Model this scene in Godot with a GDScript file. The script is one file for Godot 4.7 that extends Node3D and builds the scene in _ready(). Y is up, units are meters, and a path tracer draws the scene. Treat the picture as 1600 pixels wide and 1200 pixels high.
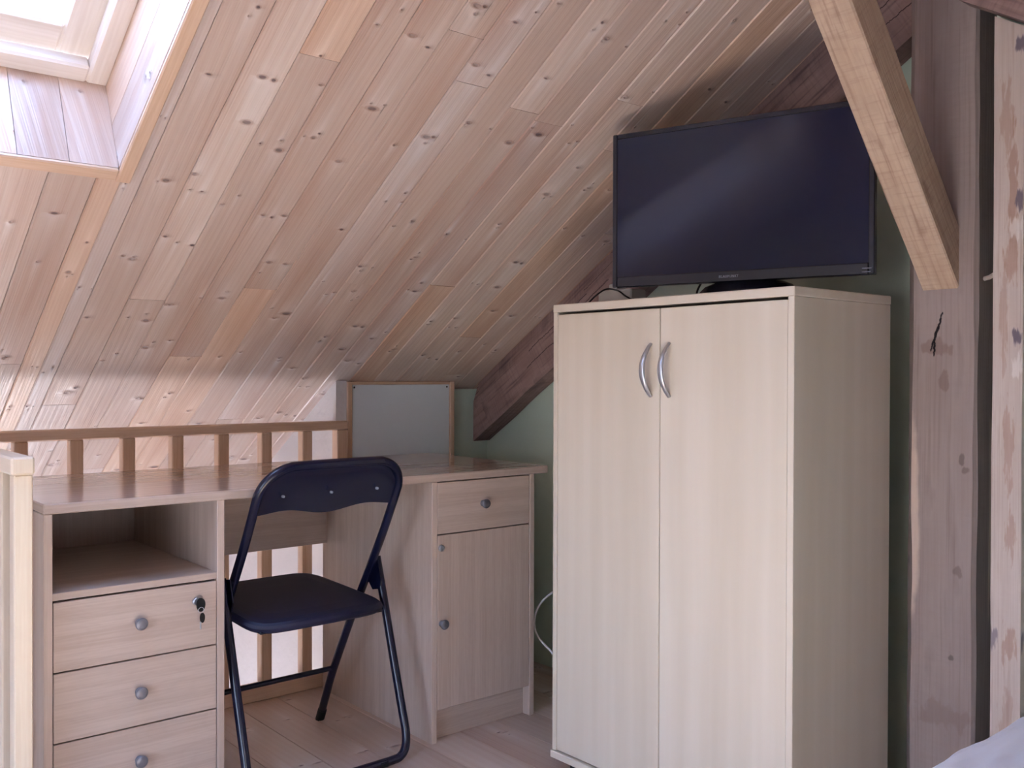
extends Node3D

# ---------------------------------------------------------------- geometry helpers
class MB:
	var v := PackedVector3Array()
	var n := PackedVector3Array()
	var u := PackedVector2Array()
	var xf := Transform3D.IDENTITY
	var uo := Vector2.ZERO
	func vert(p: Vector3, nn: Vector3, uv: Vector2) -> void:
		v.append(xf * p)
		n.append((xf.basis * nn).normalized())
		u.append(uv + uo)
	func tri(a: Vector3, b: Vector3, c: Vector3, nr: Vector3, ua: Vector2, ub: Vector2, uc: Vector2) -> void:
		if (b - a).cross(c - a).dot(nr) > 0.0:
			vert(a, nr, ua); vert(c, nr, uc); vert(b, nr, ub)
		else:
			vert(a, nr, ua); vert(b, nr, ub); vert(c, nr, uc)
	# smooth triangle: one normal per corner
	func tris(a: Vector3, b: Vector3, c: Vector3, na: Vector3, nb: Vector3, nc: Vector3, ua: Vector2, ub: Vector2, uc: Vector2) -> void:
		if (b - a).cross(c - a).dot(na + nb + nc) > 0.0:
			vert(a, na, ua); vert(c, nc, uc); vert(b, nb, ub)
		else:
			vert(a, na, ua); vert(b, nb, ub); vert(c, nc, uc)
	func uvof(p: Vector3, nr: Vector3, g: int) -> Vector2:
		var an := nr.abs()
		var ax := 0
		if an.y > an.x and an.y >= an.z: ax = 1
		elif an.z > an.x: ax = 2
		var o := [0, 1, 2]
		if ax == g:
			o.erase(g)
			return Vector2(p[o[0]], p[o[1]] * 0.3)
		o.erase(g); o.erase(ax)
		return Vector2(p[o[0]] + p[ax], p[g])
	func quad(a: Vector3, b: Vector3, c: Vector3, d: Vector3, nr: Vector3, g: int) -> void:
		var ua := uvof(a, nr, g); var ub := uvof(b, nr, g); var uc := uvof(c, nr, g); var ud := uvof(d, nr, g)
		tri(a, b, c, nr, ua, ub, uc); tri(a, c, d, nr, ua, uc, ud)
	# chamfered box between two corners, g = axis of the grain
	func box(lo: Vector3, hi: Vector3, b: float = 0.0015, g: int = 1) -> void:
		var c := (lo + hi) * 0.5
		var h := (hi - lo) * 0.5
		b = minf(b, minf(h.x, minf(h.y, h.z)) * 0.9)
		for ax in 3:
			var p := (ax + 1) % 3
			var q := (ax + 2) % 3
			for s in [-1.0, 1.0]:
				var nr := Vector3.ZERO
				nr[ax] = s
				var k: Array[Vector3] = []
				for e in [[-1.0, -1.0], [1.0, -1.0], [1.0, 1.0], [-1.0, 1.0]]:
					var w := c
					w[ax] += s * h[ax]; w[p] += e[0] * (h[p] - b); w[q] += e[1] * (h[q] - b)
					k.append(w)
				quad(k[0], k[1], k[2], k[3], nr, g)
			if b <= 0.0: continue
			for sp in [-1.0, 1.0]:
				for sq in [-1.0, 1.0]:
					var nr := Vector3.ZERO
					nr[p] = sp; nr[q] = sq
					var a0 := c; var a1 := c; var b0 := c; var b1 := c
					a0[ax] -= h[ax] - b; a1[ax] += h[ax] - b
					a0[p] += sp * h[p]; a1[p] += sp * h[p]
					a0[q] += sq * (h[q] - b); a1[q] += sq * (h[q] - b)
					b0[ax] -= h[ax] - b; b1[ax] += h[ax] - b
					b0[p] += sp * (h[p] - b); b1[p] += sp * (h[p] - b)
					b0[q] += sq * h[q]; b1[q] += sq * h[q]
					quad(a0, a1, b1, b0, nr.normalized(), g)
		if b > 0.0:
			for sx in [-1.0, 1.0]:
				for sy in [-1.0, 1.0]:
					for sz in [-1.0, 1.0]:
						var s := Vector3(sx, sy, sz)
						var p0 := c + s * (h - Vector3(0, b, b))
						var p1 := c + s * (h - Vector3(b, 0, b))
						var p2 := c + s * (h - Vector3(b, b, 0))
						tri(p0, p1, p2, s.normalized(), uvof(p0, s, g), uvof(p1, s, g), uvof(p2, s, g))
	# tube along a polyline
	func tube(pts: PackedVector3Array, r: float, sides: int = 14, caps: bool = true, flat: float = 1.0) -> void:
		var m := pts.size()
		var t0 := (pts[1] - pts[0]).normalized()
		var up := Vector3.UP if absf(t0.y) < 0.9 else Vector3.RIGHT
		var e1 := t0.cross(up).normalized()
		var rings: Array = []
		var len := 0.0
		var lens := PackedFloat32Array()
		for i in m:
			var t := (pts[mini(i + 1, m - 1)] - pts[maxi(i - 1, 0)]).normalized()
			e1 = (e1 - t * e1.dot(t)).normalized()
			var e2 := t.cross(e1)
			var ring := PackedVector3Array()
			for k in sides:
				var a := TAU * k / sides
				ring.append(e1 * cos(a) + e2 * sin(a) * flat)
			rings.append(ring)
			if i > 0: len += pts[i].distance_to(pts[i - 1])
			lens.append(len)
		for i in m - 1:
			for k in sides:
				var j := (k + 1) % sides
				var A: Vector3 = rings[i][k]; var B: Vector3 = rings[i][j]; var C: Vector3 = rings[i + 1][j]; var D: Vector3 = rings[i + 1][k]
				var u0 := r * TAU * k / sides; var u1 := r * TAU * (k + 1) / sides
				tris(pts[i] + A * r, pts[i] + B * r, pts[i + 1] + C * r, A, B, C, Vector2(u0, lens[i]), Vector2(u1, lens[i]), Vector2(u1, lens[i + 1]))
				tris(pts[i] + A * r, pts[i + 1] + C * r, pts[i + 1] + D * r, A, C, D, Vector2(u0, lens[i]), Vector2(u1, lens[i + 1]), Vector2(u0, lens[i + 1]))
		if caps:
			for e in [0, m - 1]:
				var nr: Vector3 = (pts[0] - pts[1]) if e == 0 else (pts[m - 1] - pts[m - 2])
				nr = nr.normalized()
				for k in sides:
					var A: Vector3 = rings[e][k]; var B: Vector3 = rings[e][(k + 1) % sides]
					tri(pts[e], pts[e] + A * r, pts[e] + B * r, nr, Vector2.ZERO, Vector2(r, 0), Vector2(0, r))
	# profile of (radius, height) turned about the local y axis
	func lathe(prof: PackedVector2Array, sides: int = 24) -> void:
		for i in prof.size() - 1:
			var p := prof[i]; var q := prof[i + 1]
			if p.distance_to(q) < 1e-6: continue
			var dn := Vector2(q.y - p.y, -(q.x - p.x)).normalized()
			for k in sides:
				var a := TAU * k / sides; var b := TAU * (k + 1) / sides
				var ca := Vector3(cos(a), 0, sin(a)); var cb := Vector3(cos(b), 0, sin(b))
				var na := ca * dn.x + Vector3.UP * dn.y; var nb := cb * dn.x + Vector3.UP * dn.y
				var y0 := Vector3.UP * p.y; var y1 := Vector3.UP * q.y
				var z := Vector2.ZERO
				if p.x > 1e-6: tris(ca * p.x + y0, cb * p.x + y0, cb * q.x + y1, na, nb, nb, z, z, z)
				if q.x > 1e-6: tris(ca * p.x + y0, cb * q.x + y1, ca * q.x + y1, na, nb, na, z, z, z)
	# polygon in the (a, b) plane of two local axes, extruded along the third
	func prism(poly: PackedVector2Array, ax: int, lo: float, hi: float, g: int = 1) -> void:
		var p := (ax + 1) % 3
		var q := (ax + 2) % 3
		var idx := Geometry2D.triangulate_polygon(poly)
		for s in [lo, hi]:
			var nr := Vector3.ZERO
			nr[ax] = -1.0 if s == lo else 1.0
			for i in range(0, idx.size(), 3):
				var k: Array[Vector3] = []
				for j in 3:
					var w := Vector3.ZERO
					w[ax] = s; w[p] = poly[idx[i + j]].x; w[q] = poly[idx[i + j]].y
					k.append(w)
				tri(k[0], k[1], k[2], nr, uvof(k[0], nr, g), uvof(k[1], nr, g), uvof(k[2], nr, g))
		var cw := Geometry2D.is_polygon_clockwise(poly)
		for i in poly.size():
			var a := poly[i]; var b := poly[(i + 1) % poly.size()]
			var d := (b - a).normalized()
			var o := Vector2(d.y, -d.x)
			if cw: o = -o
			var nr := Vector3.ZERO
			nr[p] = o.x; nr[q] = o.y
			var k0 := Vector3.ZERO; var k1 := Vector3.ZERO
			k0[p] = a.x; k0[q] = a.y; k1[p] = b.x; k1[q] = b.y
			var l0 := k0; var l1 := k1
			k0[ax] = lo; k1[ax] = lo; l0[ax] = hi; l1[ax] = hi
			quad(k0, k1, l1, l0, nr, g)
	func mesh() -> ArrayMesh:
		var arr := []
		arr.resize(Mesh.ARRAY_MAX)
		arr[Mesh.ARRAY_VERTEX] = v
		arr[Mesh.ARRAY_NORMAL] = n
		arr[Mesh.ARRAY_TEX_UV] = u
		var m := ArrayMesh.new()
		m.add_surface_from_arrays(Mesh.PRIMITIVE_TRIANGLES, arr)
		var s := SurfaceTool.new()      # tangents for the normal maps
		s.create_from(m, 0)
		s.generate_tangents()
		return s.commit()

var counts := {}
func numbered(called: String, parent: Node) -> String:
	var key := "%d/%s" % [parent.get_instance_id(), called]
	var k: int = counts.get(key, 0)
	counts[key] = k + 1
	return called if k == 0 else "%s_%03d" % [called, k]
func put(o: Node3D, called: String, parent: Node) -> void:
	o.name = numbered(called, parent)
	parent.add_child(o, true)
func part(called: String, mb: MB, mat: Material, parent: Node = self, label := "") -> MeshInstance3D:
	var o := MeshInstance3D.new()
	o.mesh = mb.mesh()
	o.material_override = mat
	put(o, called, parent)
	if label != "": o.set_meta("label", label)
	return o
func thing(called: String, label: String, category: String, at := Vector3.ZERO, group := "") -> Node3D:
	var o := Node3D.new()
	put(o, called, self)
	o.position = at
	tag(o, label, category, group)
	return o
func tag(o: Node3D, label: String, category: String, group := "") -> void:
	o.set_meta("label", label)
	o.set_meta("category", category)
	if group != "": o.set_meta("group", group)
func structure(called: String) -> Node3D:
	var o := Node3D.new()
	put(o, called, self)
	o.set_meta("kind", "structure")
	return o
func wall(called: String, mb: MB, mat: Material) -> MeshInstance3D:
	var o := part(called, mb, mat)
	o.set_meta("kind", "structure")
	return o
func boxed(lo: Vector3, hi: Vector3, b := 0.0015, g := 1) -> MB:
	var m := MB.new()
	m.box(lo, hi, b, g)
	return m
func smooth_path(pts: Array, steps := 6) -> PackedVector3Array:
	var out := PackedVector3Array()
	for i in pts.size() - 1:
		var a: Vector3 = pts[maxi(i - 1, 0)]; var b: Vector3 = pts[i]; var c: Vector3 = pts[i + 1]; var d: Vector3 = pts[mini(i + 2, pts.size() - 1)]
		for k in steps: out.append(b.cubic_interpolate(c, a, d, float(k) / steps))
	out.append(pts[pts.size() - 1])
	return out

# ---------------------------------------------------------------- procedural materials
var rng := RandomNumberGenerator.new()
func noise(freq: float, sd: int, oct := 3) -> FastNoiseLite:
	var f := FastNoiseLite.new()
	f.noise_type = FastNoiseLite.TYPE_SIMPLEX_SMOOTH
	f.seed = sd
	f.frequency = freq
	f.fractal_octaves = oct
	return f
func tex(im: Image) -> ImageTexture:
	im.generate_mipmaps()
	return ImageTexture.create_from_image(im)

const BOARD := 0.0933      # width of one ceiling board in metres
const STRIPS := 8          # board faces side by side in the pine sheet
const SHEET := 2.4         # metres of board along the sheet
# Knotty pine: eight board faces next to each other, grain along v. Returns [colour, normal].
func pine_sheet(sd: int, knotty: float) -> Array:
	var w := 1024; var h := 2048
	var sw := w / STRIPS
	var r := RandomNumberGenerator.new(); r.seed = sd
	var n1 := noise(1.0, sd, 2); var n2 := noise(1.0, sd + 1, 2); var n3 := noise(1.0, sd + 2, 2)
	var data := PackedByteArray(); data.resize(w * h * 3)
	var hh := w / 2
	var hi := PackedFloat32Array(); hi.resize(hh * h / 2)
	var sap := Vector3(0.85, 0.775, 0.725); var heart := Vector3(0.765, 0.635, 0.565); var late := Vector3(0.74, 0.59, 0.51)
	var cx := PackedFloat32Array(); var fr := PackedFloat32Array(); var tone := PackedFloat32Array()
	for s in STRIPS:
		cx.append(r.randf_range(-0.4, 1.4)); fr.append(r.randf_range(26, 44)); tone.append(r.randf_range(-0.25, 0.45))
	for y in h:
		var ym := SHEET * y / h
		var base := PackedFloat32Array(); var wide := PackedFloat32Array()
		for s in STRIPS:
			base.append(n1.get_noise_2d(s * 17.0, ym * 0.55) * 0.34)
			wide.append(n2.get_noise_2d(s * 9.0 + 40.0, ym * 0.9) * 0.5)
		for x in w:
			var s := x / sw
			var q := float(x % sw) / sw
			var d := absf(q - cx[s] + base[s])
			var grain := sin(d * fr[s] + 2.0 * n3.get_noise_2d(q * 1.2 + s * 7.0, ym * 1.1))
			grain = grain * grain * grain * 0.5 + 0.5
			var streak := n2.get_noise_2d(q * 22.0 + s * 31.0, ym * 1.6)
			var t := clampf(tone[s] + wide[s] * 1.1 + (0.55 - d) * 0.85 + streak * 0.22, 0.0, 1.0)
			var c := sap.lerp(heart, t).lerp(late, grain * 0.16 + maxf(streak, 0.0) * 0.10)
			var i := (y * w + x) * 3
			data[i] = int(clampf(c.x, 0, 1) * 255.0); data[i + 1] = int(clampf(c.y, 0, 1) * 255.0); data[i + 2] = int(clampf(c.z, 0, 1) * 255.0)
			if (x & 1) == 0 and (y & 1) == 0:
				hi[(y >> 1) * hh + (x >> 1)] = 0.5 + 0.03 * grain + 0.10 * n3.get_noise_2d(q * 1.4 + s * 11.0, ym * 5.0) + 0.02 * streak
	for s in STRIPS:
		var y := r.randf_range(0.05, 0.3)
		while y < SHEET - 0.03:
			var many := r.randi_range(1, 3)
			for k in many:
				var kx := r.randf_range(0.1, 0.9)
				var ky := y + r.randf_range(-0.03, 0.03)
				var rad := (0.0018 + 0.0054 * pow(r.randf(), 1.8)) * knotty * (1.0 if k == 0 else 0.65)
				var lenx := rad * r.randf_range(0.9, 2.2)
				var dark := r.randf_range(0.25, 0.95)
				var tail := 1.0 if r.randf() < 0.5 else -1.0
				var mx := BOARD / sw; var my := SHEET / h
				var px := int(kx * sw); var py := int(ky / my)
				var ex := int(0.026 / mx); var ey := int(0.19 / my)
				for yy in range(maxi(py - ey, 0), mini(py + ey, h)):
					for xx in range(maxi(px - ex, 0), mini(px + ex, sw)):
						var dx := (xx - px) * mx; var dy := (yy - py) * my
						var rr := sqrt(dx * dx / (lenx * lenx) + dy * dy / (rad * rad))
						var i := (yy * w + s * sw + xx) * 3
						var c := Vector3(data[i], data[i + 1], data[i + 2]) / 255.0
						# pale wood that flows round the knot, on one side
						var flow := exp(-pow(dx / (lenx * 2.6), 2.0)) * exp(-absf(dy) / 0.075) * (0.85 if dy * tail > 0.0 else 0.2)
						c = c.lerp(Vector3(0.90, 0.85, 0.82), clampf(flow, 0, 1) * smoothstep(0.8, 1.5, rr))
						var rim := exp(-pow((rr - 1.15) / 0.3, 2.0))
						c = c.lerp(Vector3(0.66, 0.52, 0.46), rim * 0.45)
						c = c.lerp(Vector3(0.40, 0.32, 0.32), smoothstep(1.05, 0.55, rr) * dark)
						data[i] = int(clampf(c.x, 0, 1) * 255.0); data[i + 1] = int(clampf(c.y, 0, 1) * 255.0); data[i + 2] = int(clampf(c.z, 0, 1) * 255.0)
						if (xx & 1) == 0 and (yy & 1) == 0:
							var hx := (s * sw + xx) >> 1
							var bump := exp(-pow(rr / 2.2, 2.0)) * 0.30 - smoothstep(1.0, 0.4, rr) * 0.22
							bump += 0.10 * exp(-pow(dx / (lenx * 2.0), 2.0)) * exp(-absf(dy) / 0.03)
							hi[(yy >> 1) * hh + hx] += bump
			y += r.randf_range(0.14, 0.46)
	var im := Image.create_from_data(w, h, false, Image.FORMAT_RGB8, data)
	var him := Image.create_from_data(hh, h / 2, false, Image.FORMAT_RF, hi.to_byte_array())
	him.bump_map_to_normal_map(5.0)
	return [tex(im), tex(him)]

# straight-grained board: colour between two tones, streaks along v
func grain_sheet(sd: int, a: Color, b: Color, w: int, h: int, across: float, along: float, band: float, cathedral: float) -> ImageTexture:
	var n1 := noise(1.0, sd, 3); var n2 := noise(1.0, sd + 5, 2); var n3 := noise(1.0, sd + 9, 2)
	var data := PackedByteArray(); data.resize(w * h * 3)
	for y in h:
		for x in w:
			var q := float(x) / w; var p := float(y) / h
			# wrap both ways by folding the sheet
			var qq := absf(q * 2.0 - 1.0); var pp := absf(p * 2.0 - 1.0)
			var t := 0.5 + n1.get_noise_2d(qq * across, pp * along) * 0.55 + n2.get_noise_2d(qq * band, pp * along * 0.15) * 0.6
			if cathedral > 0.0:
				var d := qq * 3.0 + pp * pp * 1.4 + n3.get_noise_2d(qq * 2.0, pp * 2.5) * 0.8
				t += cathedral * (pow(0.5 + 0.5 * sin(d * 16.0), 3.0) - 0.35)
			var c := a.lerp(b, clampf(t, 0.0, 1.0))
			var i := (y * w + x) * 3
			data[i] = c.r8; data[i + 1] = c.g8; data[i + 2] = c.b8
	return tex(Image.create_from_data(w, h, false, Image.FORMAT_RGB8, data))

# old sawn timber: streaks, blotches, checks; stains = [[u, v, ru, rv, colour, strength], ...] in sheet units
func timber_sheet(sd: int, a: Color, b: Color, dark: Color, w: int, h: int, checks: int, saw: float, stains: Array, splits := []) -> Array:
	var n1 := noise(1.0, sd, 4); var n2 := noise(1.0, sd + 3, 4); var n3 := noise(1.0, sd + 6, 3)
	var r := RandomNumberGenerator.new(); r.seed = sd
	var im := Image.create(w, h, false, Image.FORMAT_RGB8)
	var he := Image.create(w, h, false, Image.FORMAT_RF)
	for y in h:
		for x in w:
			var q := float(x) / w; var p := float(y) / h
			var st := n1.get_noise_2d(q * 26.0, p * 3.2)
			var bl := n2.get_noise_2d(q * 3.0, p * 7.0)
			var sawn := n3.get_noise_2d(q * 2.0, p * 130.0)
			var c := a.lerp(b, clampf(0.5 + st * 0.55 + bl * 0.8, 0, 1))
			c = c.lerp(dark, clampf(maxf(-bl - 0.22, 0.0) * 1.3 + maxf(st - 0.28, 0.0) * 1.5 + maxf(sawn - 0.1, 0.0) * saw, 0, 0.8))
			for s in stains:
				var wp: float = s[6] if s.size() > 6 else 1.0   # how ragged the patch is
				var dq: float = (q - s[0]) / s[2] + 0.9 * wp * n2.get_noise_2d(q * 5.0 + 50.0, p * 34.0)
				var dp: float = (p - s[1]) / s[3] + 0.9 * wp * n2.get_noise_2d(q * 5.0 + 90.0, p * 34.0)
				var rr := dq * dq + dp * dp
				if rr < 4.0:
					var edge := 1.0 + 0.5 * wp * n1.get_noise_2d(q * 16.0 + 50.0, p * 70.0)
					c = c.lerp(s[4], smoothstep(1.5, 0.5, rr * edge) * s[5])
			im.set_pixel(x, y, c)
			he.set_pixel(x, y, Color(0.5 + st * 0.22 + bl * 0.3 + sawn * 0.25 * minf(saw * 2.0, 1.0), 0, 0))
	for k in checks:
		var x := r.randf() * w; var y := r.randf() * h
		var len := r.randi_range(h / 14, h / 4)
		for j in len:
			x += r.randf_range(-0.35, 0.35)
			var yy := int(y + j)
			var xx := posmod(int(x), w)
			if yy >= h: break
			var old := im.get_pixel(xx, yy)
			im.set_pixel(xx, yy, old.lerp(Color(0.10, 0.07, 0.07), 0.75))
			he.set_pixel(xx, yy, Color(0.1, 0, 0))
	for k in splits:      # [u0, v0, u1, v1, width in pixels]
		for j in 160:
			var t := j / 159.0
			var wv := n3.get_noise_1d(t * 5.0) * 0.012
			var cx := int((lerpf(k[0], k[2], t) + wv) * w); var cy := int(lerpf(k[1], k[3], t) * h)
			var rw := int(ceil(k[4] * sin(PI * clampf(t, 0.06, 0.94))))
			for dx in range(-rw, rw + 1):
				if cx + dx >= 0 and cx + dx < w:
					im.set_pixel(cx + dx, cy, Color(0.16, 0.14, 0.15))
					he.set_pixel(cx + dx, cy, Color(0.0, 0, 0))
	he.bump_map_to_normal_map(4.0)
	return [tex(im), tex(he)]

func mat(c: Color, rough := 0.6, metal := 0.0, spec := 0.5) -> StandardMaterial3D:
	var m := StandardMaterial3D.new()
	m.albedo_color = c
	m.roughness = rough
	m.metallic = metal
	m.metallic_specular = spec
	return m
func textured(t: Texture2D, scale: Vector2, tint: Color, rough: float, spec := 0.5, nm: Texture2D = null, nscale := 1.0) -> StandardMaterial3D:
	var m := mat(tint, rough, 0.0, spec)
	m.albedo_texture = t
	m.uv1_scale = Vector3(scale.x, scale.y, 1)
	if nm != null:
		m.normal_enabled = true
		m.normal_texture = nm
		m.normal_scale = nscale
	return m
func plaster(c: Color, sd: int) -> StandardMaterial3D:
	var m := mat(c, 0.9, 0.0, 0.25)
	var t := NoiseTexture2D.new()
	t.width = 256; t.height = 256; t.seamless = true; t.as_normal_map = true; t.bump_strength = 2.0
	t.noise = noise(0.03, sd, 4)
	m.normal_enabled = true
	m.normal_texture = t
	m.normal_scale = 0.35
	m.uv1_triplanar = true
	m.uv1_world_triplanar = true
	m.uv1_scale = Vector3.ONE * 2.0
	return m

# ---------------------------------------------------------------- places
const SLOPE := 0.622
const RIDGE_Z := -1.02
const RIDGE_Y := 2.132
var M := {}

func _ready() -> void:
	# camera
	var yaw := deg_to_rad(40.018); var pitch := deg_to_rad(0.496); var roll := deg_to_rad(0.169)
	var fw := Vector3(sin(yaw) * cos(pitch), -sin(pitch), -cos(yaw) * cos(pitch))
	var rt := Vector3(cos(yaw), 0, sin(yaw))
	var up := rt.cross(fw)
	var cam := Camera3D.new()
	cam.name = "camera"
	cam.fov = rad_to_deg(2.0 * atan(600.0 / 1505.12))
	cam.near = 0.02
	cam.transform = Transform3D(Basis(rt * cos(roll) + up * sin(roll), up * cos(roll) - rt * sin(roll), -fw), Vector3(0, 1.0241, 0))
	add_child(cam)
	cam.current = true
	# sky, exposure
	var we := WorldEnvironment.new()
	we.name = "world"
	var env := Environment.new()
	var sky := Sky.new()
	var sm := ProceduralSkyMaterial.new()
	sm.sky_top_color = Color(0.62, 0.76, 1.0)
	sm.sky_horizon_color = Color(0.86, 0.92, 1.0)
	sm.ground_bottom_color = Color(0.66, 0.67, 0.69)
	sm.ground_horizon_color = Color(0.74, 0.76, 0.79)
	sm.sky_energy_multiplier = 1.0
	sky.sky_material = sm
	env.sky = sky
	env.background_mode = Environment.BG_SKY
	env.background_energy_multiplier = 5.0
	env.tonemap_mode = Environment.TONE_MAPPER_LINEAR
	env.tonemap_exposure = 3.6
	env.sdfgi_enabled = true
	env.ssao_enabled = true
	env.ssil_enabled = true
	we.environment = env
	add_child(we)
	# sun, high over the eaves, through the roof window onto the floor and the bed just below the frame
	var sun := DirectionalLight3D.new()
	sun.name = "sun"
	sun.light_energy = 8.0
	sun.light_color = Color(0.94, 0.985, 1.0)
	sun.light_angular_distance = 0.6
	sun.shadow_enabled = true
	add_child(sun)
	sun.look_at_from_position(Vector3(-0.17, 1.75, -0.90), Vector3.ZERO)

	rng.seed = 7
	make_materials()
	build_shell()
	build_ceiling()
	build_skylight()
	build_timbers()
	build_railings()
	build_desk()
	build_wardrobe()
	build_television()
	build_chair()
	build_bed()
	build_small_things()

func make_materials() -> void:
	var pine := pine_sheet(11, 1.0)
	M.pine = []
	for t in [Color(1, 1, 1), Color(0.93, 0.91, 0.90), Color(1.0, 0.95, 0.90), Color(0.96, 0.97, 0.99)]:
		M.pine.append(textured(pine[0], Vector2(1.0 / (BOARD * STRIPS), 1.0 / SHEET), t, 0.30, 0.5, pine[1], 1.2))
	M.floor_pine = []
	for t in [Color(0.98, 0.97, 0.97), Color(0.93, 0.92, 0.92), Color(1.0, 1.0, 1.0)]:
		M.floor_pine.append(textured(pine[0], Vector2(1.0 / (BOARD * STRIPS), 1.0 / SHEET), t, 0.36, 0.5, pine[1], 0.35))
	var clean := grain_sheet(31, Color(0.87, 0.75, 0.65), Color(0.81, 0.67, 0.56), 256, 512, 20.0, 2.0, 4.0, 0.10)
	M.rail = textured(clean, Vector2(4.0, 1.0), Color(1, 1, 1), 0.35)
	var pale_pine := grain_sheet(35, Color(0.91, 0.86, 0.78), Color(0.87, 0.80, 0.71), 128, 256, 20.0, 2.0, 4.0, 0.10)
	M.pale_rail = textured(pale_pine, Vector2(4.0, 1.0), Color(1, 1, 1), 0.4)
	var washed := grain_sheet(33, Color(0.92, 0.88, 0.85), Color(0.87, 0.82, 0.78), 128, 256, 20.0, 2.0, 4.0, 0.10)
	M.window_wood = textured(washed, Vector2(4.0, 1.0), Color(1, 1, 1), 0.4)
	var lam := grain_sheet(41, Color(0.775, 0.71, 0.67), Color(0.72, 0.65, 0.605), 512, 512, 30.0, 2.2, 5.0, 0.14)
	M.lam = textured(lam, Vector2(2.6, 1.0), Color(1, 1, 1), 0.32, 0.45)
	M.top = textured(lam, Vector2(2.6, 1.0), Color(1, 1, 1), 0.11, 0.5)
	var map := grain_sheet(51, Color(0.845, 0.81, 0.755), Color(0.80, 0.76, 0.695), 512, 256, 9.0, 0.9, 4.0, 0.0)
	M.maple = textured(map, Vector2(0.8, 0.4), Color(1, 1, 1), 0.38, 0.45)
	M.gap = mat(Color(0.05, 0.045, 0.045), 0.9)
	M.green = plaster(Color(0.78, 0.84, 0.78), 61)
	M.white = plaster(Color(0.87, 0.85, 0.85), 62)
	M.panel = mat(Color(0.88, 0.91, 0.93), 0.35)
	M.deck = mat(Color(0.45, 0.38, 0.32), 0.9)
	M.tile = mat(Color(0.86, 0.80, 0.79), 0.6)
	M.steel = mat(Color(0.74, 0.76, 0.79), 0.34, 0.9)
	M.knob = mat(Color(0.55, 0.56, 0.60), 0.38, 0.75)
	M.black = mat(Color(0.045, 0.06, 0.165), 0.26, 0.0, 0.5)
	M.vinyl = mat(Color(0.06, 0.08, 0.21), 0.5, 0.0, 0.5)
	M.rubber = mat(Color(0.03, 0.03, 0.035), 0.8)
	M.screen = mat(Color(0.11, 0.125, 0.22), 0.11, 0.0, 0.45)
	M.bezel = mat(Color(0.08, 0.09, 0.16), 0.26, 0.0, 0.55)
	M.grey_plastic = mat(Color(0.72, 0.71, 0.69), 0.5)
	M.white_cable = mat(Color(0.88, 0.87, 0.88), 0.5)
	M.print = mat(Color(0.50, 0.51, 0.55), 0.4)
	M.sheet = mat(Color(0.90, 0.90, 0.92), 0.95, 0.0, 0.2)
	var gl := mat(Color(0.93, 0.97, 0.98, 0.05), 0.02, 0.0, 0.5)
	gl.transparency = BaseMaterial3D.TRANSPARENCY_ALPHA
	M.glass = gl
	var old := timber_sheet(71, Color(0.65, 0.55, 0.53), Color(0.56, 0.46, 0.445), Color(0.40, 0.33, 0.34), 256, 1024, 22, 0.35, [])
	M.old = textured(old[0], Vector2(2.2, 0.7), Color(1, 1, 1), 0.8, 0.3, old[1], 0.8)
	var newer := timber_sheet(81, Color(0.79, 0.70, 0.615), Color(0.73, 0.63, 0.545), Color(0.62, 0.51, 0.44), 256, 1024, 4, 0.5, [])
	M.brace = textured(newer[0], Vector2(4.0, 0.9), Color(1, 1, 1), 0.6, 0.35, newer[1], 0.45)
	# the post, one sheet over its 2.2 m: bare wane, old crack, knots and dark stains where the photograph shows them
	var pale := Color(0.82, 0.74, 0.69)
	var ps := timber_sheet(91, Color(0.645, 0.59, 0.575), Color(0.61, 0.55, 0.535), Color(0.55, 0.49, 0.48), 256, 1024, 0, 0.1, [
		[-0.02, 0.322, 0.105, 0.098, pale, 0.9, 0.15], [0.40, 0.60, 0.03, 0.006, Color(0.36, 0.30, 0.30), 0.45], [0.33, 0.585, 0.02, 0.004, Color(0.3, 0.25, 0.25), 0.4],
		[0.55, 0.385, 0.035, 0.005, Color(0.33, 0.28, 0.28), 0.45], [0.60, 0.375, 0.05, 0.004, Color(0.36, 0.3, 0.3), 0.4], [0.35, 0.46, 0.05, 0.009, Color(0.46, 0.38, 0.37), 0.45], [0.25, 0.495, 0.16, 0.007, Color(0.47, 0.38, 0.36), 0.4], [0.52, 0.275, 0.05, 0.005, Color(0.4, 0.34, 0.34), 0.4], [0.45, 0.19, 0.03, 0.003, Color(0.3, 0.27, 0.27), 0.45], [0.35, 0.13, 0.28, 0.012, Color(0.5, 0.41, 0.39), 0.3]],
		[[0.33, 0.529, 0.20, 0.492, 2.2], [0.24, 0.503, 0.235, 0.487, 1.2]])
	M.post = textured(ps[0], Vector2(5.0, 1.0 / 2.2), Color(1, 1, 1), 0.82, 0.25, ps[1], 0.6)
	# the narrow stud beside it: pale pine with red-brown patches and grey knots
	var red := Color(0.63, 0.49, 0.42); var kn := Color(0.44, 0.40, 0.44)
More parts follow.
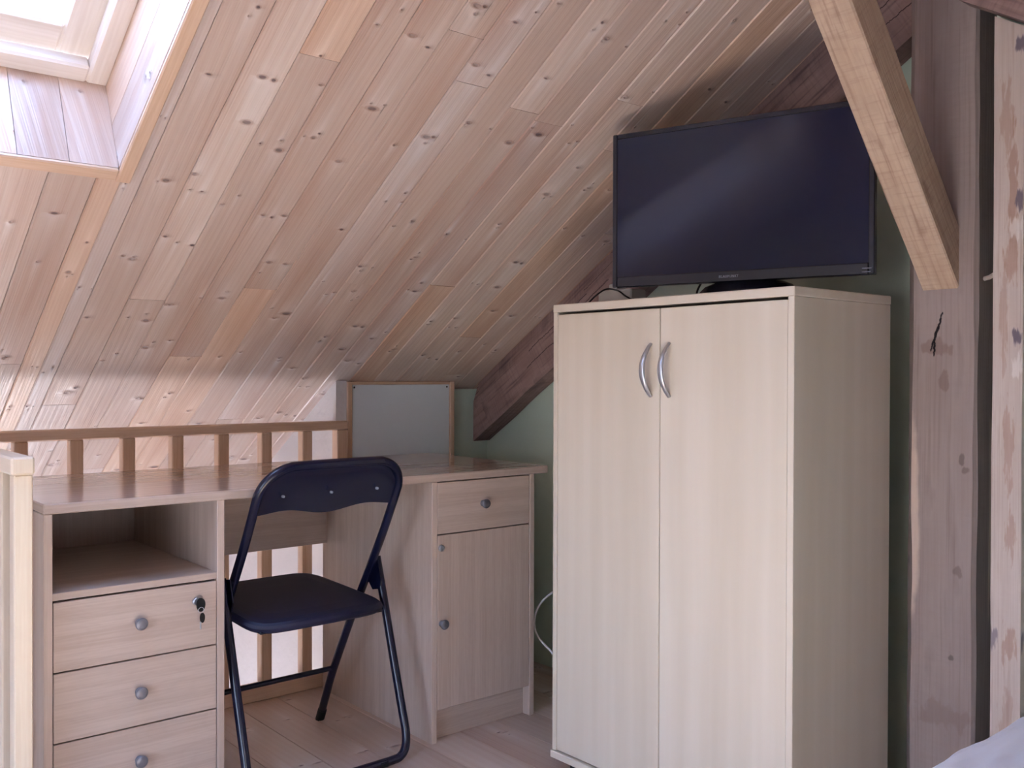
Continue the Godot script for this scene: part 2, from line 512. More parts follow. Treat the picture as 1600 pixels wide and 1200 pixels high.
	var ss := timber_sheet(101, Color(0.80, 0.75, 0.72), Color(0.75, 0.69, 0.655), Color(0.67, 0.59, 0.54), 128, 1024, 0, 0.08, [
		[0.62, 0.635, 0.16, 0.045, red, 0.6], [0.42, 0.70, 0.2, 0.03, red, 0.4], [0.60, 0.575, 0.2, 0.022, red, 0.55], [0.35, 0.52, 0.12, 0.05, red, 0.35], [0.55, 0.40, 0.16, 0.035, red, 0.45], [0.62, 0.32, 0.15, 0.02, red, 0.45], [0.58, 0.22, 0.22, 0.018, red, 0.5], [0.55, 0.15, 0.22, 0.03, red, 0.35],
		[0.86, 0.765, 0.16, 0.008, kn, 0.9], [0.86, 0.625, 0.13, 0.008, kn, 0.9], [0.76, 0.50, 0.14, 0.0075, kn, 0.95], [0.06, 0.225, 0.14, 0.010, kn, 0.6], [0.8, 0.475, 0.2, 0.01, Color(0.88, 0.85, 0.83), 0.7], [0.75, 0.60, 0.2, 0.012, Color(0.88, 0.85, 0.83), 0.7]])
	M.stud = textured(ss[0], Vector2(1.0 / 0.06, 1.0 / 2.2), Color(1, 1, 1), 0.75, 0.3, ss[1], 0.4)

# ---------------------------------------------------------------- the room
func roof_y(z: float) -> float:
	return RIDGE_Y + SLOPE * (z - RIDGE_Z) if z < RIDGE_Z else RIDGE_Y - SLOPE * (z - RIDGE_Z)

func build_shell() -> void:
	# gable behind the wardrobe: polygon in (y, z)
	var e := 0.05
	var m := MB.new()
	m.prism(PackedVector2Array([Vector2(-0.25, -3.2), Vector2(roof_y(-3.2) + e, -3.2), Vector2(RIDGE_Y + e, RIDGE_Z), Vector2(roof_y(1.7) + e, 1.7), Vector2(-0.25, 1.7)]), 0, 2.28, 2.5)
	wall("wall_right", m, M.green)
	# the part of the gable beside the timber post stands further into the room
	m = MB.new()
	m.prism(PackedVector2Array([Vector2(0, -0.88), Vector2(roof_y(-0.88) + e, -0.88), Vector2(roof_y(1.6) + e, 1.6), Vector2(0, 1.6)]), 0, 2.035, 2.285)
	wall("wall_right", m, M.green)
	m = boxed(Vector3(1.652, 0.0, -3.0), Vector3(2.285, roof_y(-2.93) + 0.03, -2.861), 0.0)
	wall("wall_back", m, M.green)
	# white wall on the right of the stairwell, down to the lower floor
	m = MB.new()
	m.prism(PackedVector2Array([Vector2(-2.6, -4.1), Vector2(roof_y(-4.1) + e, -4.1), Vector2(roof_y(-2.83) + e, -2.83), Vector2(-2.6, -2.83)]), 0, 1.612, 1.652)
	wall("wall_stairwell", m, M.white)
	m = boxed(Vector3(1.612, -2.6, -2.83), Vector3(1.80, -0.25, 1.7), 0.0)
	wall("wall_lower_right", m, M.white)
	# opposite gable with a low window, behind the camera on its left
	m = MB.new()
	var lx := -1.8
	m.prism(PackedVector2Array([Vector2(-2.6, -4.1), Vector2(roof_y(-4.1) + e, -4.1), Vector2(roof_y(-1.15) + e, -1.15), Vector2(-2.6, -1.15)]), 0, lx, lx + 0.2)
	m.prism(PackedVector2Array([Vector2(1.15, -1.15), Vector2(roof_y(-1.15) + e, -1.15), Vector2(RIDGE_Y + e, RIDGE_Z), Vector2(roof_y(0.2) + e, 0.2), Vector2(1.15, 0.2)]), 0, lx, lx + 0.2)
	m.prism(PackedVector2Array([Vector2(-2.6, -1.15), Vector2(0.05, -1.15), Vector2(0.05, 0.2), Vector2(-2.6, 0.2)]), 0, lx, lx + 0.2)
	m.prism(PackedVector2Array([Vector2(-2.6, 0.2), Vector2(roof_y(0.2) + e, 0.2), Vector2(roof_y(1.7) + e, 1.7), Vector2(-2.6, 1.7)]), 0, lx, lx + 0.2)
	wall("wall_left", m, M.white)
	var w2 := structure("window_2")
	m = MB.new()
	for z in [-1.15, -0.505, 0.145]: m.box(Vector3(lx + 0.06, 0.05, z), Vector3(lx + 0.12, 1.15, z + 0.055), 0.003)
	for y in [0.05, 1.095]: m.box(Vector3(lx + 0.062, y, -1.15), Vector3(lx + 0.118, y + 0.055, 0.2), 0.003)
	part("frame", m, M.window_wood, w2)
	for z in [-1.095, -0.45]: part("pane", boxed(Vector3(lx + 0.087, 0.105, z), Vector3(lx + 0.093, 1.095, z + 0.59), 0.0), M.glass, w2)
	m = boxed(Vector3(-1.62, -2.6, 1.6), Vector3(2.3, roof_y(1.6) + 0.03, 1.75), 0.0)
	wall("wall_front", m, M.white)
	# eaves wall of the lower floor, with a wide glazed opening
	var top := roof_y(-4.1) + 0.05
	m = MB.new()
	m.box(Vector3(-1.8, -2.6, -4.3), Vector3(-0.6, top, -4.1), 0.0)
	m.box(Vector3(1.3, -2.6, -4.3), Vector3(1.66, top, -4.1), 0.0)
	m.box(Vector3(-0.6, -0.85, -4.3), Vector3(1.3, top, -4.1), 0.0)
	wall("wall_far", m, M.white)
	var d2 := structure("door_1")
	m = MB.new()
	for x in [-0.6, 0.32, 1.24]: m.box(Vector3(x, -2.6, -4.24), Vector3(x + 0.06, -0.85, -4.17), 0.003)
	m.box(Vector3(-0.6, -0.92, -4.23), Vector3(1.3, -0.85, -4.18), 0.003)
	part("frame", m, M.window_wood, d2)
	for x in [-0.54, 0.38]: part("pane", boxed(Vector3(x, -2.58, -4.212), Vector3(x + 0.86, -0.92, -4.206), 0.0), M.glass, d2)
	# floors
	m = boxed(Vector3(-1.8, -2.75, -4.3), Vector3(2.5, -2.6, 1.75), 0.0)
	wall("floor_lower", m, M.tile)
	var fl := structure("floor")
	m = MB.new()
	m.box(Vector3(-1.62, -0.25, -2.05), Vector3(2.285, -0.021, 1.62), 0.0)
	m.box(Vector3(0.45, -0.25, -2.835), Vector3(2.285, -0.021, -2.05), 0.0)
	m.box(Vector3(1.62, -0.25, -3.12), Vector3(2.285, -0.021, -2.835), 0.0)
	part("floor_slab", m, M.deck, fl)
	var x := -1.6
	var k := 0
	while x < 2.28:
		var w := 0.136
		var x1 := minf(x + w, 2.28)
		var ends: Array[float] = []
		var far := -2.05 if x < 0.45 else (-2.835 if x < 1.62 else -3.1)
		ends.append(far)
		var cut := rng.randf_range(-1.7, -0.6)
		ends.append(cut); ends.append(cut + 2.2 if cut + 2.2 < 1.4 else 1.62)
		if ends[2] < 1.6: ends.append(1.62)
		for j in ends.size() - 1:
			var b := MB.new()
			var s := rng.randi_range(0, STRIPS - 1)
			b.uo = Vector2(s * BOARD - x + 0.002, -ends[j])
			# one board face stretched over the wider floor board
			b.uo.x = s * BOARD
			floor_board(b, x + 0.0006, x1 - 0.0006, ends[j] + 0.0006, ends[j + 1] - 0.0006)
			part("floor_plank", b, M.floor_pine[(k + j) % 3], fl)
		x += w
		k += 1

func floor_board(b: MB, x0: float, x1: float, z0: float, z1: float) -> void:
	board(b, Vector3(x0, -0.021, z0), Vector3(x1, 0.0, z1), false)

# a tongue-and-groove board: face at y = lo (ceiling) or hi (floor) with eased long edges; u runs 0..BOARD over its width
func board(b: MB, lo: Vector3, hi: Vector3, down: bool) -> void:
	var f := lo.y if down else hi.y
	var bk := hi.y if down else lo.y
	var sg := -1.0 if down else 1.0
	var c := 0.0028 if down else 0.0012
	var w := hi.x - lo.x
	var prof := [[lo.x, bk, 0.0], [lo.x, f - sg * c, 0.02], [lo.x + c, f, 0.05], [hi.x - c, f, 0.95], [hi.x, f - sg * c, 0.98], [hi.x, bk, 1.0]]
	for i in 5:
		var p: Array = prof[i]; var q: Array = prof[i + 1]
		var d := Vector2(q[0] - p[0], q[1] - p[1]).normalized()
		var nr := Vector3(-d.y, d.x, 0) if not down else Vector3(d.y, -d.x, 0)
		var a0 := Vector3(p[0], p[1], lo.z); var a1 := Vector3(q[0], q[1], lo.z); var b0 := Vector3(p[0], p[1], hi.z); var b1 := Vector3(q[0], q[1], hi.z)
		var l := hi.z - lo.z
		var ua: float = p[2] * BOARD * 0.98; var ub: float = q[2] * BOARD * 0.98
		b.tri(a0, a1, b1, nr, Vector2(ua, 0), Vector2(ub, 0), Vector2(ub, l))
		b.tri(a0, b1, b0, nr, Vector2(ua, 0), Vector2(ub, l), Vector2(ua, l))
	for z in [lo.z, hi.z]:
		var nr := Vector3(0, 0, -1 if z == lo.z else 1)
		b.tri(Vector3(lo.x, lo.y, z), Vector3(hi.x, lo.y, z), Vector3(hi.x, hi.y, z), nr, Vector2(0, 0), Vector2(0.01, 0), Vector2(0.01, 0.01))
		b.tri(Vector3(lo.x, lo.y, z), Vector3(hi.x, hi.y, z), Vector3(lo.x, hi.y, z), nr, Vector2(0, 0), Vector2(0.01, 0.01), Vector2(0, 0.01))

# the slope in its own axes: x along the house, y out through the roof, z up the slope, 0 at the ridge
func slope_frame() -> Transform3D:
	var t := atan(SLOPE)
	return Transform3D(Basis(Vector3(1, 0, 0), Vector3(0, cos(t), -sin(t)), Vector3(0, sin(t), cos(t))), Vector3(0, RIDGE_Y, RIDGE_Z))
const HX0 := -0.11
const HX1 := 0.674
const HZ0 := -1.269
const HZ1 := -0.289

func build_ceiling() -> void:
	var sf := slope_frame()
	var ce := structure("ceiling")
	var L := 3.68
	# the roof above the boards, with the opening for the roof window
	var m := MB.new()
	m.xf = sf
	var o := 0.02
	var y0 := 0.017; var y1 := 0.30
	m.box(Vector3(-1.8, y0, -L), Vector3(HX0 - o, y1, 0.18), 0.0)
	m.box(Vector3(HX1 + o, y0, -L), Vector3(2.5, y1, 0.18), 0.0)
	m.box(Vector3(HX0 - o, y0, -L), Vector3(HX1 + o, y1, HZ0 - o), 0.0)
	m.box(Vector3(HX0 - o, y0, HZ1 + o), Vector3(HX1 + o, y1, 0.18), 0.0)
	part("roof_deck", m, M.deck, ce)
	# the other slope, behind the camera
	m = MB.new()
	var t := atan(SLOPE)
	m.xf = Transform3D(Basis(Vector3(1, 0, 0), Vector3(0, cos(t), sin(t)), Vector3(0, -sin(t), cos(t))), Vector3(0, RIDGE_Y, RIDGE_Z))
	m.box(Vector3(-1.8, 0.0, 0.0), Vector3(2.5, 0.2, 3.4), 0.0, 2)
	part("other_slope", m, M.pine[1], ce)
	# boards
	var x := 0.64 - 30 * BOARD
	while x < 2.28:
		var a := x + 0.0004
		var b := minf(x + BOARD - 0.0004, 2.28)
		x += BOARD
		if b < -1.4: continue
		var runs: Array = []
		if a < HX1 + 0.017 and b > HX0 - 0.017:
			# boards stop behind the linings; the architrave covers the joint
			var ca := maxf(a, HX0 - 0.017); var cb := minf(b, HX1 + 0.017)
			runs.append([ca, cb, -L, HZ0 - 0.0165])
			runs.append([ca, cb, HZ1 + 0.0165, -0.002])
			if b > HX1 + 0.02: runs.append([HX1 + 0.0172, b, -L, -0.002])
			if a < HX0 - 0.02: runs.append([a, HX0 - 0.0172, -L, -0.002])
		else:
			runs.append([a, b, -L, -0.002])
		for run in runs:
			var z: float = run[3]
			while z > run[2] + 0.001:
				var len := rng.randf_range(1.35, 2.35)
				if z == run[3]: len = rng.randf_range(0.5, 2.3)
				var z0 := maxf(z - len, run[2])
				if z0 - run[2] < 0.3: z0 = maxf(run[2], z - 2.38)
				var bd := MB.new()
				bd.xf = sf
				bd.uo = Vector2(rng.randi_range(0, STRIPS - 1) * BOARD + 0.0009, rng.randf_range(0.0, SHEET - (z - z0)) if z - z0 < SHEET else 0.0)
				var proud := rng.randf_range(-0.0006, 0.0006)
				board(bd, Vector3(run[0], proud, z0 + 0.0004), Vector3(run[1], 0.016, z - 0.0004), true)
				part("ceiling_plank", bd, M.pine[rng.randi_range(0, 3)], ce)
				z = z0

func build_skylight() -> void:
	var sf := slope_frame()
	var w := structure("window_1")
	var tp := 0.215   # depth of the lining
	# lower lining: upright boards, splayed a little
	var n := 8
	var bw := (HX1 - HX0) / n
	for k in n:
		var b := MB.new(); b.xf = sf
		var x0 := HX1 - (k + 1) * bw + 0.0006; var x1 := HX1 - k * bw - 0.0006
		b.uo = Vector2(0.2 + 0.11 * k, 0.3)
		var f := 0.030
		b.prism(PackedVector2Array([Vector2(-0.001, HZ0 - 0.016), Vector2(tp, HZ0 - 0.016), Vector2(tp, HZ0 + f), Vector2(-0.001, HZ0)]), 0, x0, x1, 1)
		part("lining_board", b, M.pine[k % 4], w)
	# side linings, along the slope
	for s in [0, 1]:
		for k in 2:
			var b := MB.new(); b.xf = sf
			var x := HX1 if s == 1 else HX0
			var xa := x if s == 1 else x - 0.016
			b.uo = Vector2(0.28 + 0.1 * k, 0.6)
			b.box(Vector3(xa, -0.001 + k * 0.108, HZ0), Vector3(xa + 0.016, -0.001 + (k + 1) * 0.108 - 0.0008, HZ1), 0.001, 2)
			part("lining_board", b, M.pine[1 + k], w)
	var b2 := MB.new(); b2.xf = sf
	b2.box(Vector3(HX0, 0.002, HZ1), Vector3(HX1, tp, HZ1 + 0.016), 0.001, 0)
	part("lining_board", b2, M.pine[0], w)
	# architrave on the ceiling
	var aw := 0.036
	var a := MB.new(); a.xf = sf
	a.box(Vector3(HX1 + 0.001, -0.011, HZ0 - aw), Vector3(HX1 + aw - 0.004, 0.0, HZ1 + aw), 0.003, 2)
	part("architrave", a, M.rail, w)
	a = MB.new(); a.xf = sf
	a.box(Vector3(HX0 - aw, -0.011, HZ0 - aw), Vector3(HX0, 0.0, HZ1 + aw), 0.003, 2)
	part("architrave", a, M.rail, w)
	for z in [HZ0 - aw + 0.004, HZ1]:
		a = MB.new(); a.xf = sf
		a.box(Vector3(HX0, -0.011, z), Vector3(HX1 + 0.0005, 0.0, z + aw - 0.004), 0.003, 0)
		part("architrave", a, M.rail, w)
	# window frame, then the sash set back from it, then the pane
	ring(w, "frame", sf, HX0 - 0.004, HX1 + 0.004, HZ0 + 0.026, HZ1 + 0.004, 0.046, 0.205, 0.240)
	ring(w, "sash", sf, HX0 + 0.012, HX1 - 0.012, HZ0 + 0.042, HZ1 - 0.012, 0.089, 0.250, 0.297)
	var p := MB.new(); p.xf = sf
	p.box(Vector3(HX0 + 0.09, 0.272, HZ0 + 0.12), Vector3(HX1 - 0.09, 0.278, HZ1 - 0.09), 0.0)
	part("pane", p, M.glass, w)

func ring(w: Node3D, called: String, sf: Transform3D, x0: float, x1: float, z0: float, z1: float, t: float, y0: float, y1: float) -> void:
	for k in 4:
		var m := MB.new(); m.xf = sf
		if k == 0: m.box(Vector3(x1 - t, y0, z0), Vector3(x1, y1, z1), 0.005, 2)
		if k == 1: m.box(Vector3(x0, y0, z0), Vector3(x0 + t, y1, z1), 0.005, 2)
		if k == 2: m.box(Vector3(x0 + t, y0, z0), Vector3(x1 - t, y1, z0 + t), 0.005, 0)
		if k == 3: m.box(Vector3(x0 + t, y0, z1 - t), Vector3(x1 - t, y1, z1), 0.005, 0)
		part(called, m, M.window_wood, w)

# ---------------------------------------------------------------- timbers
# a hewn beam: section polygon (counter-clockwise in its local x, y), swept along local z with small waviness
func hewn(sec: PackedVector2Array, len: float, steps: int, rough: float, sd: int, cut0 := 0.0, cut1 := 0.0, skew1 := 0.0) -> MB:
	var f := noise(1.6, sd, 2)
	var m := MB.new()
	var k := sec.size()
	var per := PackedFloat32Array([0.0])
	for i in k: per.append(per[i] + sec[i].distance_to(sec[(i + 1) % k]))
	var rings: Array = []
	for s in steps + 1:
		var t := float(s) / steps
		var r := PackedVector3Array()
		for i in k:
			var q := sec[i]
			var d := q.normalized() * rough * f.get_noise_2d(i * 5.3, t * len * 2.0)
			var z := t * len
			if s == 0: z += cut0 * q.y
			if s == steps: z += cut1 * q.y + skew1 * q.x
			r.append(Vector3(q.x + d.x, q.y + d.y, z))
		rings.append(r)
	for s in steps:
		for i in k:
			var j := (i + 1) % k
			var a: Vector3 = rings[s][i]; var b: Vector3 = rings[s][j]; var c: Vector3 = rings[s + 1][j]; var d: Vector3 = rings[s + 1][i]
			var e := sec[j] - sec[i]
			var nr := Vector3(e.y, -e.x, 0).normalized()
			m.tri(a, b, c, nr, Vector2(per[i], a.z), Vector2(per[i + 1], b.z), Vector2(per[i + 1], c.z))
			m.tri(a, c, d, nr, Vector2(per[i], a.z), Vector2(per[i + 1], c.z), Vector2(per[i], d.z))
	for s in [0, steps]:
		var nr := Vector3(0, 0, -1 if s == 0 else 1)
		var idx := Geometry2D.triangulate_polygon(sec)
		for i in range(0, idx.size(), 3):
			m.tri(rings[s][idx[i]], rings[s][idx[i + 1]], rings[s][idx[i + 2]], nr, sec[idx[i]], sec[idx[i + 1]], sec[idx[i + 2]])
	return m

func build_timbers() -> void:
	# post: local z up, local x = world -? : face to the room is world -x
	# section in (px, py): px = world z, py = world x (so that z is up and the axes stay right-handed: z' = world y)
	var post_t := Transform3D(Basis(Vector3(0, 0, 1), Vector3(1, 0, 0), Vector3(0, 1, 0)), Vector3(2.06, 0, -1.0))
	var sec := PackedVector2Array([Vector2(-0.068, 0.0), Vector2(0.066, 0.0), Vector2(0.072, 0.008), Vector2(0.072, 0.215), Vector2(-0.112, 0.215), Vector2(-0.112, 0.07)])
	var o := part("timber_post", hewn(sec, 2.02, 28, 0.0035, 5), M.post)
	o.transform = post_t
	tag(o, "broad rough-hewn grey-brown timber post with a crack, behind the right side of the wardrobe", "post")
	# stud beside the post
	sec = PackedVector2Array([Vector2(-0.029, 0.0), Vector2(0.029, 0.0), Vector2(0.029, 0.036), Vector2(-0.029, 0.036)])
	var st := part("timber_stud", hewn(sec, 1.735, 24, 0.0012, 9, 0.0, 0.0, -SLOPE), M.stud)
	st.transform = Transform3D(Basis(Vector3(0, 0, 1), Vector3(1, 0, 0), Vector3(0, 1, 0)), Vector3(2.0, 0, -0.840))
	tag(st, "narrow pale pine stud with red-brown patches and grey knots beside the dark post", "stud")
	# rafter against the gable, its lower end cut upright at z = -2.842
	var t := atan(SLOPE)
	var rb := Basis(Vector3(-1, 0, 0), Vector3(0, cos(t), -sin(t)), Vector3(0, sin(t), cos(t)))   # x' into the room, y' out through the roof, z' up the slope
	# lies under the boards; local y runs from -0.181 to 0
	sec = PackedVector2Array([Vector2(0.004, -0.185), Vector2(0.08, -0.185), Vector2(0.082, -0.178), Vector2(0.082, -0.062), Vector2(0.056, -0.002), Vector2(0.004, -0.002)])
	for i in sec.size(): sec[i].x = -sec[i].x    # keep the turning sense
	var rev := PackedVector2Array()
	for i in range(sec.size() - 1, -1, -1): rev.append(sec[i])
	var rbr := Basis(Vector3(1, 0, 0), rb.y, rb.z)
	var len := (-1.116 + 2.842) / cos(t)
	var ra := part("rafter", hewn(rev, len, 26, 0.004, 13, SLOPE, SLOPE), M.old)
	ra.transform = Transform3D(rbr, Vector3(2.28, roof_y(-2.842) , -2.842))
	tag(ra, "dark red-brown old rafter sloping down under the plank ceiling behind the television and wardrobe", "rafter")
	# rafter of the other slope, above the stud
	var ob := Basis(Vector3(1, 0, 0), Vector3(0, cos(t), sin(t)), Vector3(0, -sin(t), cos(t)))
	var sec2 := PackedVector2Array([Vector2(-0.308, -0.236), Vector2(-0.258, -0.236), Vector2(-0.258, -0.003), Vector2(-0.308, -0.003)])
	var r2 := part("rafter", hewn(sec2, 2.6, 20, 0.003, 17, -SLOPE, 0.0), M.old)
	r2.transform = Transform3D(ob, Vector3(2.29, roof_y(-0.92), -0.92))
	tag(r2, "red-brown rafter end at the top right corner above the pale pine stud", "rafter")
	# ridge beam, carried by the post and the brace
	var rs := PackedVector2Array([Vector2(-0.07, -0.10), Vector2(0.07, -0.10), Vector2(0.07, 0.03), Vector2(0.0, 0.072), Vector2(-0.07, 0.03)])
	var rg := part("ridge_beam", hewn(rs, 3.86, 20, 0.003, 19), M.old)
	rg.transform = Transform3D(Basis(Vector3(0, 0, 1), Vector3(0, 1, 0), Vector3(-1, 0, 0)), Vector3(2.27, 2.03, RIDGE_Z))
	tag(rg, "old ridge beam under the roof peak, carried by the hewn post and its brace", "beam")
	# brace from the post up to the ridge beam: in the plane z = -1.007, 49 degrees
	var a := Vector3(2.062, 1.212, -1.007)
	var dir := Vector3(-0.652, 0.758, 0).normalized()
	var perp := Vector3(0.758, 0.652, 0).normalized()   # up and towards the post
	var bs := PackedVector2Array()
	for q in [[-0.0405, 0.003], [-0.0375, 0.0], [0.0375, 0.0], [0.0405, 0.003], [0.0405, 0.085], [-0.0405, 0.085]]: bs.append(Vector2(q[0], q[1]))
	# local x = world z (reversed if needed), local y = perp, local z = dir ; x' = y' x z'
	var bx := perp.cross(dir)
	var tanb := 0.758 / 0.652
	var br := part("timber_brace", hewn(bs, 1.02, 20, 0.0015, 23, -1.0 / tanb * -1.0, 0.0), M.brace)
	br.transform = Transform3D(Basis(bx, perp, dir), a)
	tag(br, "light tan sawn brace slanting across the right end of the television to the post", "brace")
	# small peg sticking out beside the post
	var pg := MB.new()
	pg.tube(PackedVector3Array([Vector3.ZERO, Vector3(-0.030, 0.0, 0.028), Vector3(-0.062, 0.002, 0.052)]), 0.005, 8)
	var peg := part("wooden_peg", pg, M.stud)
	peg.position = Vector3(2.10, 1.234, -0.934)
	tag(peg, "little wooden peg sticking out of the hewn post next to the pale stud", "peg")

func build_railings() -> void:
	# back railing behind the desk
	var zf := -2.815
	var r := thing("railing", "brown pine railing with square balusters along the back of the desk", "railing", Vector3(1.05, 0, zf - 0.0175))
	var p := -r.position
	var m := MB.new(); m.xf.origin = p
	m.box(Vector3(0.44, 0.842, zf - 0.042), Vector3(1.650, 0.872, zf + 0.002), 0.004, 0)
	part("top_rail", m, M.rail, r)
	m = MB.new(); m.xf.origin = p
	m.box(Vector3(0.47, 0.0, zf - 0.036), Vector3(1.612, 0.052, zf), 0.003, 0)
	part("bottom_rail", m, M.rail, r)
	for k in 8:
		var x1 := 0.668 + k * 0.1416
		if k == 7: x1 = 1.6515
		m = MB.new(); m.xf.origin = p
		m.uo = Vector2(0.07 * k, 0.13 * k)
		m.box(Vector3(x1 - 0.035 - (0.008 if k == 7 else 0.0), 0.052, zf - 0.0355), Vector3(x1, 0.842, zf - 0.0005), 0.0025, 1)
		part("baluster", m, M.rail, r)
	# side railing along the stair opening, its end by the corner of the desk
	var s := thing("railing", "pale pine railing end with square post at the left edge beside the desk", "railing", Vector3(0.489, 0, -2.45))
	p = -s.position
	m = MB.new(); m.xf.origin = p
	m.box(Vector3(0.467, 0.822, -2.77), Vector3(0.511, 0.858, -2.1), 0.004, 2)
	part("handrail", m, M.pale_rail, s)
	m = MB.new(); m.xf.origin = p
	m.box(Vector3(0.473, 0.0, -2.141), Vector3(0.508, 0.822, -2.104), 0.0025, 1)
	part("post", m, M.pale_rail, s)
	for k in 4:
		m = MB.new(); m.xf.origin = p
		m.uo = Vector2(0.05 * k, 0.2 * k)
		var z := -2.224 - 0.142 * k
		m.box(Vector3(0.473, 0.052, z - 0.0175), Vector3(0.507, 0.822, z + 0.0175), 0.0025, 1)
		part("baluster", m, M.pale_rail, s)
	m = MB.new(); m.xf.origin = p
	m.box(Vector3(0.472, 0.0, -2.77), Vector3(0.508, 0.052, -2.1415), 0.003, 2)
	part("bottom_rail", m, M.pale_rail, s)
	# white access panel in a thin wooden frame behind the desk
	var a := thing("access_panel", "grey-white flat panel in a thin wooden frame behind the right half of the desk", "panel", Vector3(1.876, 0, -2.83))
	p = -a.position
	var yt := 0.997
	m = MB.new(); m.xf.origin = p
	m.box(Vector3(1.673, 0.0, -2.846), Vector3(2.080, yt - 0.005, -2.832), 0.001, 1)
	part("board", m, M.panel, a)
	m = MB.new(); m.xf.origin = p
	m.box(Vector3(1.653, 0.0, -2.856), Vector3(1.673, yt + 0.006, -2.826), 0.002, 1)
	part("frame_stile", m, M.rail, a)
	m = MB.new(); m.xf.origin = p
	m.box(Vector3(2.080, 0.0, -2.856), Vector3(2.1, yt + 0.006, -2.826), 0.002, 1)
	part("frame_stile", m, M.rail, a)
	m = MB.new(); m.xf.origin = p
	m.box(Vector3(1.673, yt - 0.005, -2.856), Vector3(2.08, yt + 0.006, -2.826), 0.002, 0)
	part("frame_rail", m, M.rail, a)
	for x in [1.683, 2.069]:
		m = MB.new()
		m.xf = Transform3D(Basis(Vector3.RIGHT, PI / 2), p + Vector3(x, yt - 0.014, -2.832))
		m.lathe(PackedVector2Array([Vector2(0.0, 0.0022), Vector2(0.0022, 0.002), Vector2(0.0036, 0.0), Vector2(0.0036, -0.001)]), 12)
		part("screw", m, M.rubber, a)

# ---------------------------------------------------------------- furniture
const DX0 := 0.5464
const DX1 := 0.944
const DX2 := 1.5436
const DX3 := 1.9207
const DZ := -2.1795
const DB := -2.8045

func knob_mesh(r: float, len: float) -> MB:
	var m := MB.new()
	m.xf = Transform3D(Basis(Vector3.RIGHT, PI / 2), Vector3.ZERO)
	var pr := PackedVector2Array([Vector2(0.0, len), Vector2(r * 0.55, len * 0.985), Vector2(r * 0.88, len * 0.9), Vector2(r, len * 0.76), Vector2(r * 0.96, len * 0.62), Vector2(r * 0.62, len * 0.4), Vector2(r * 0.52, len * 0.2), Vector2(r * 0.66, 0.0)])
	m.lathe(pr, 24)
	return m

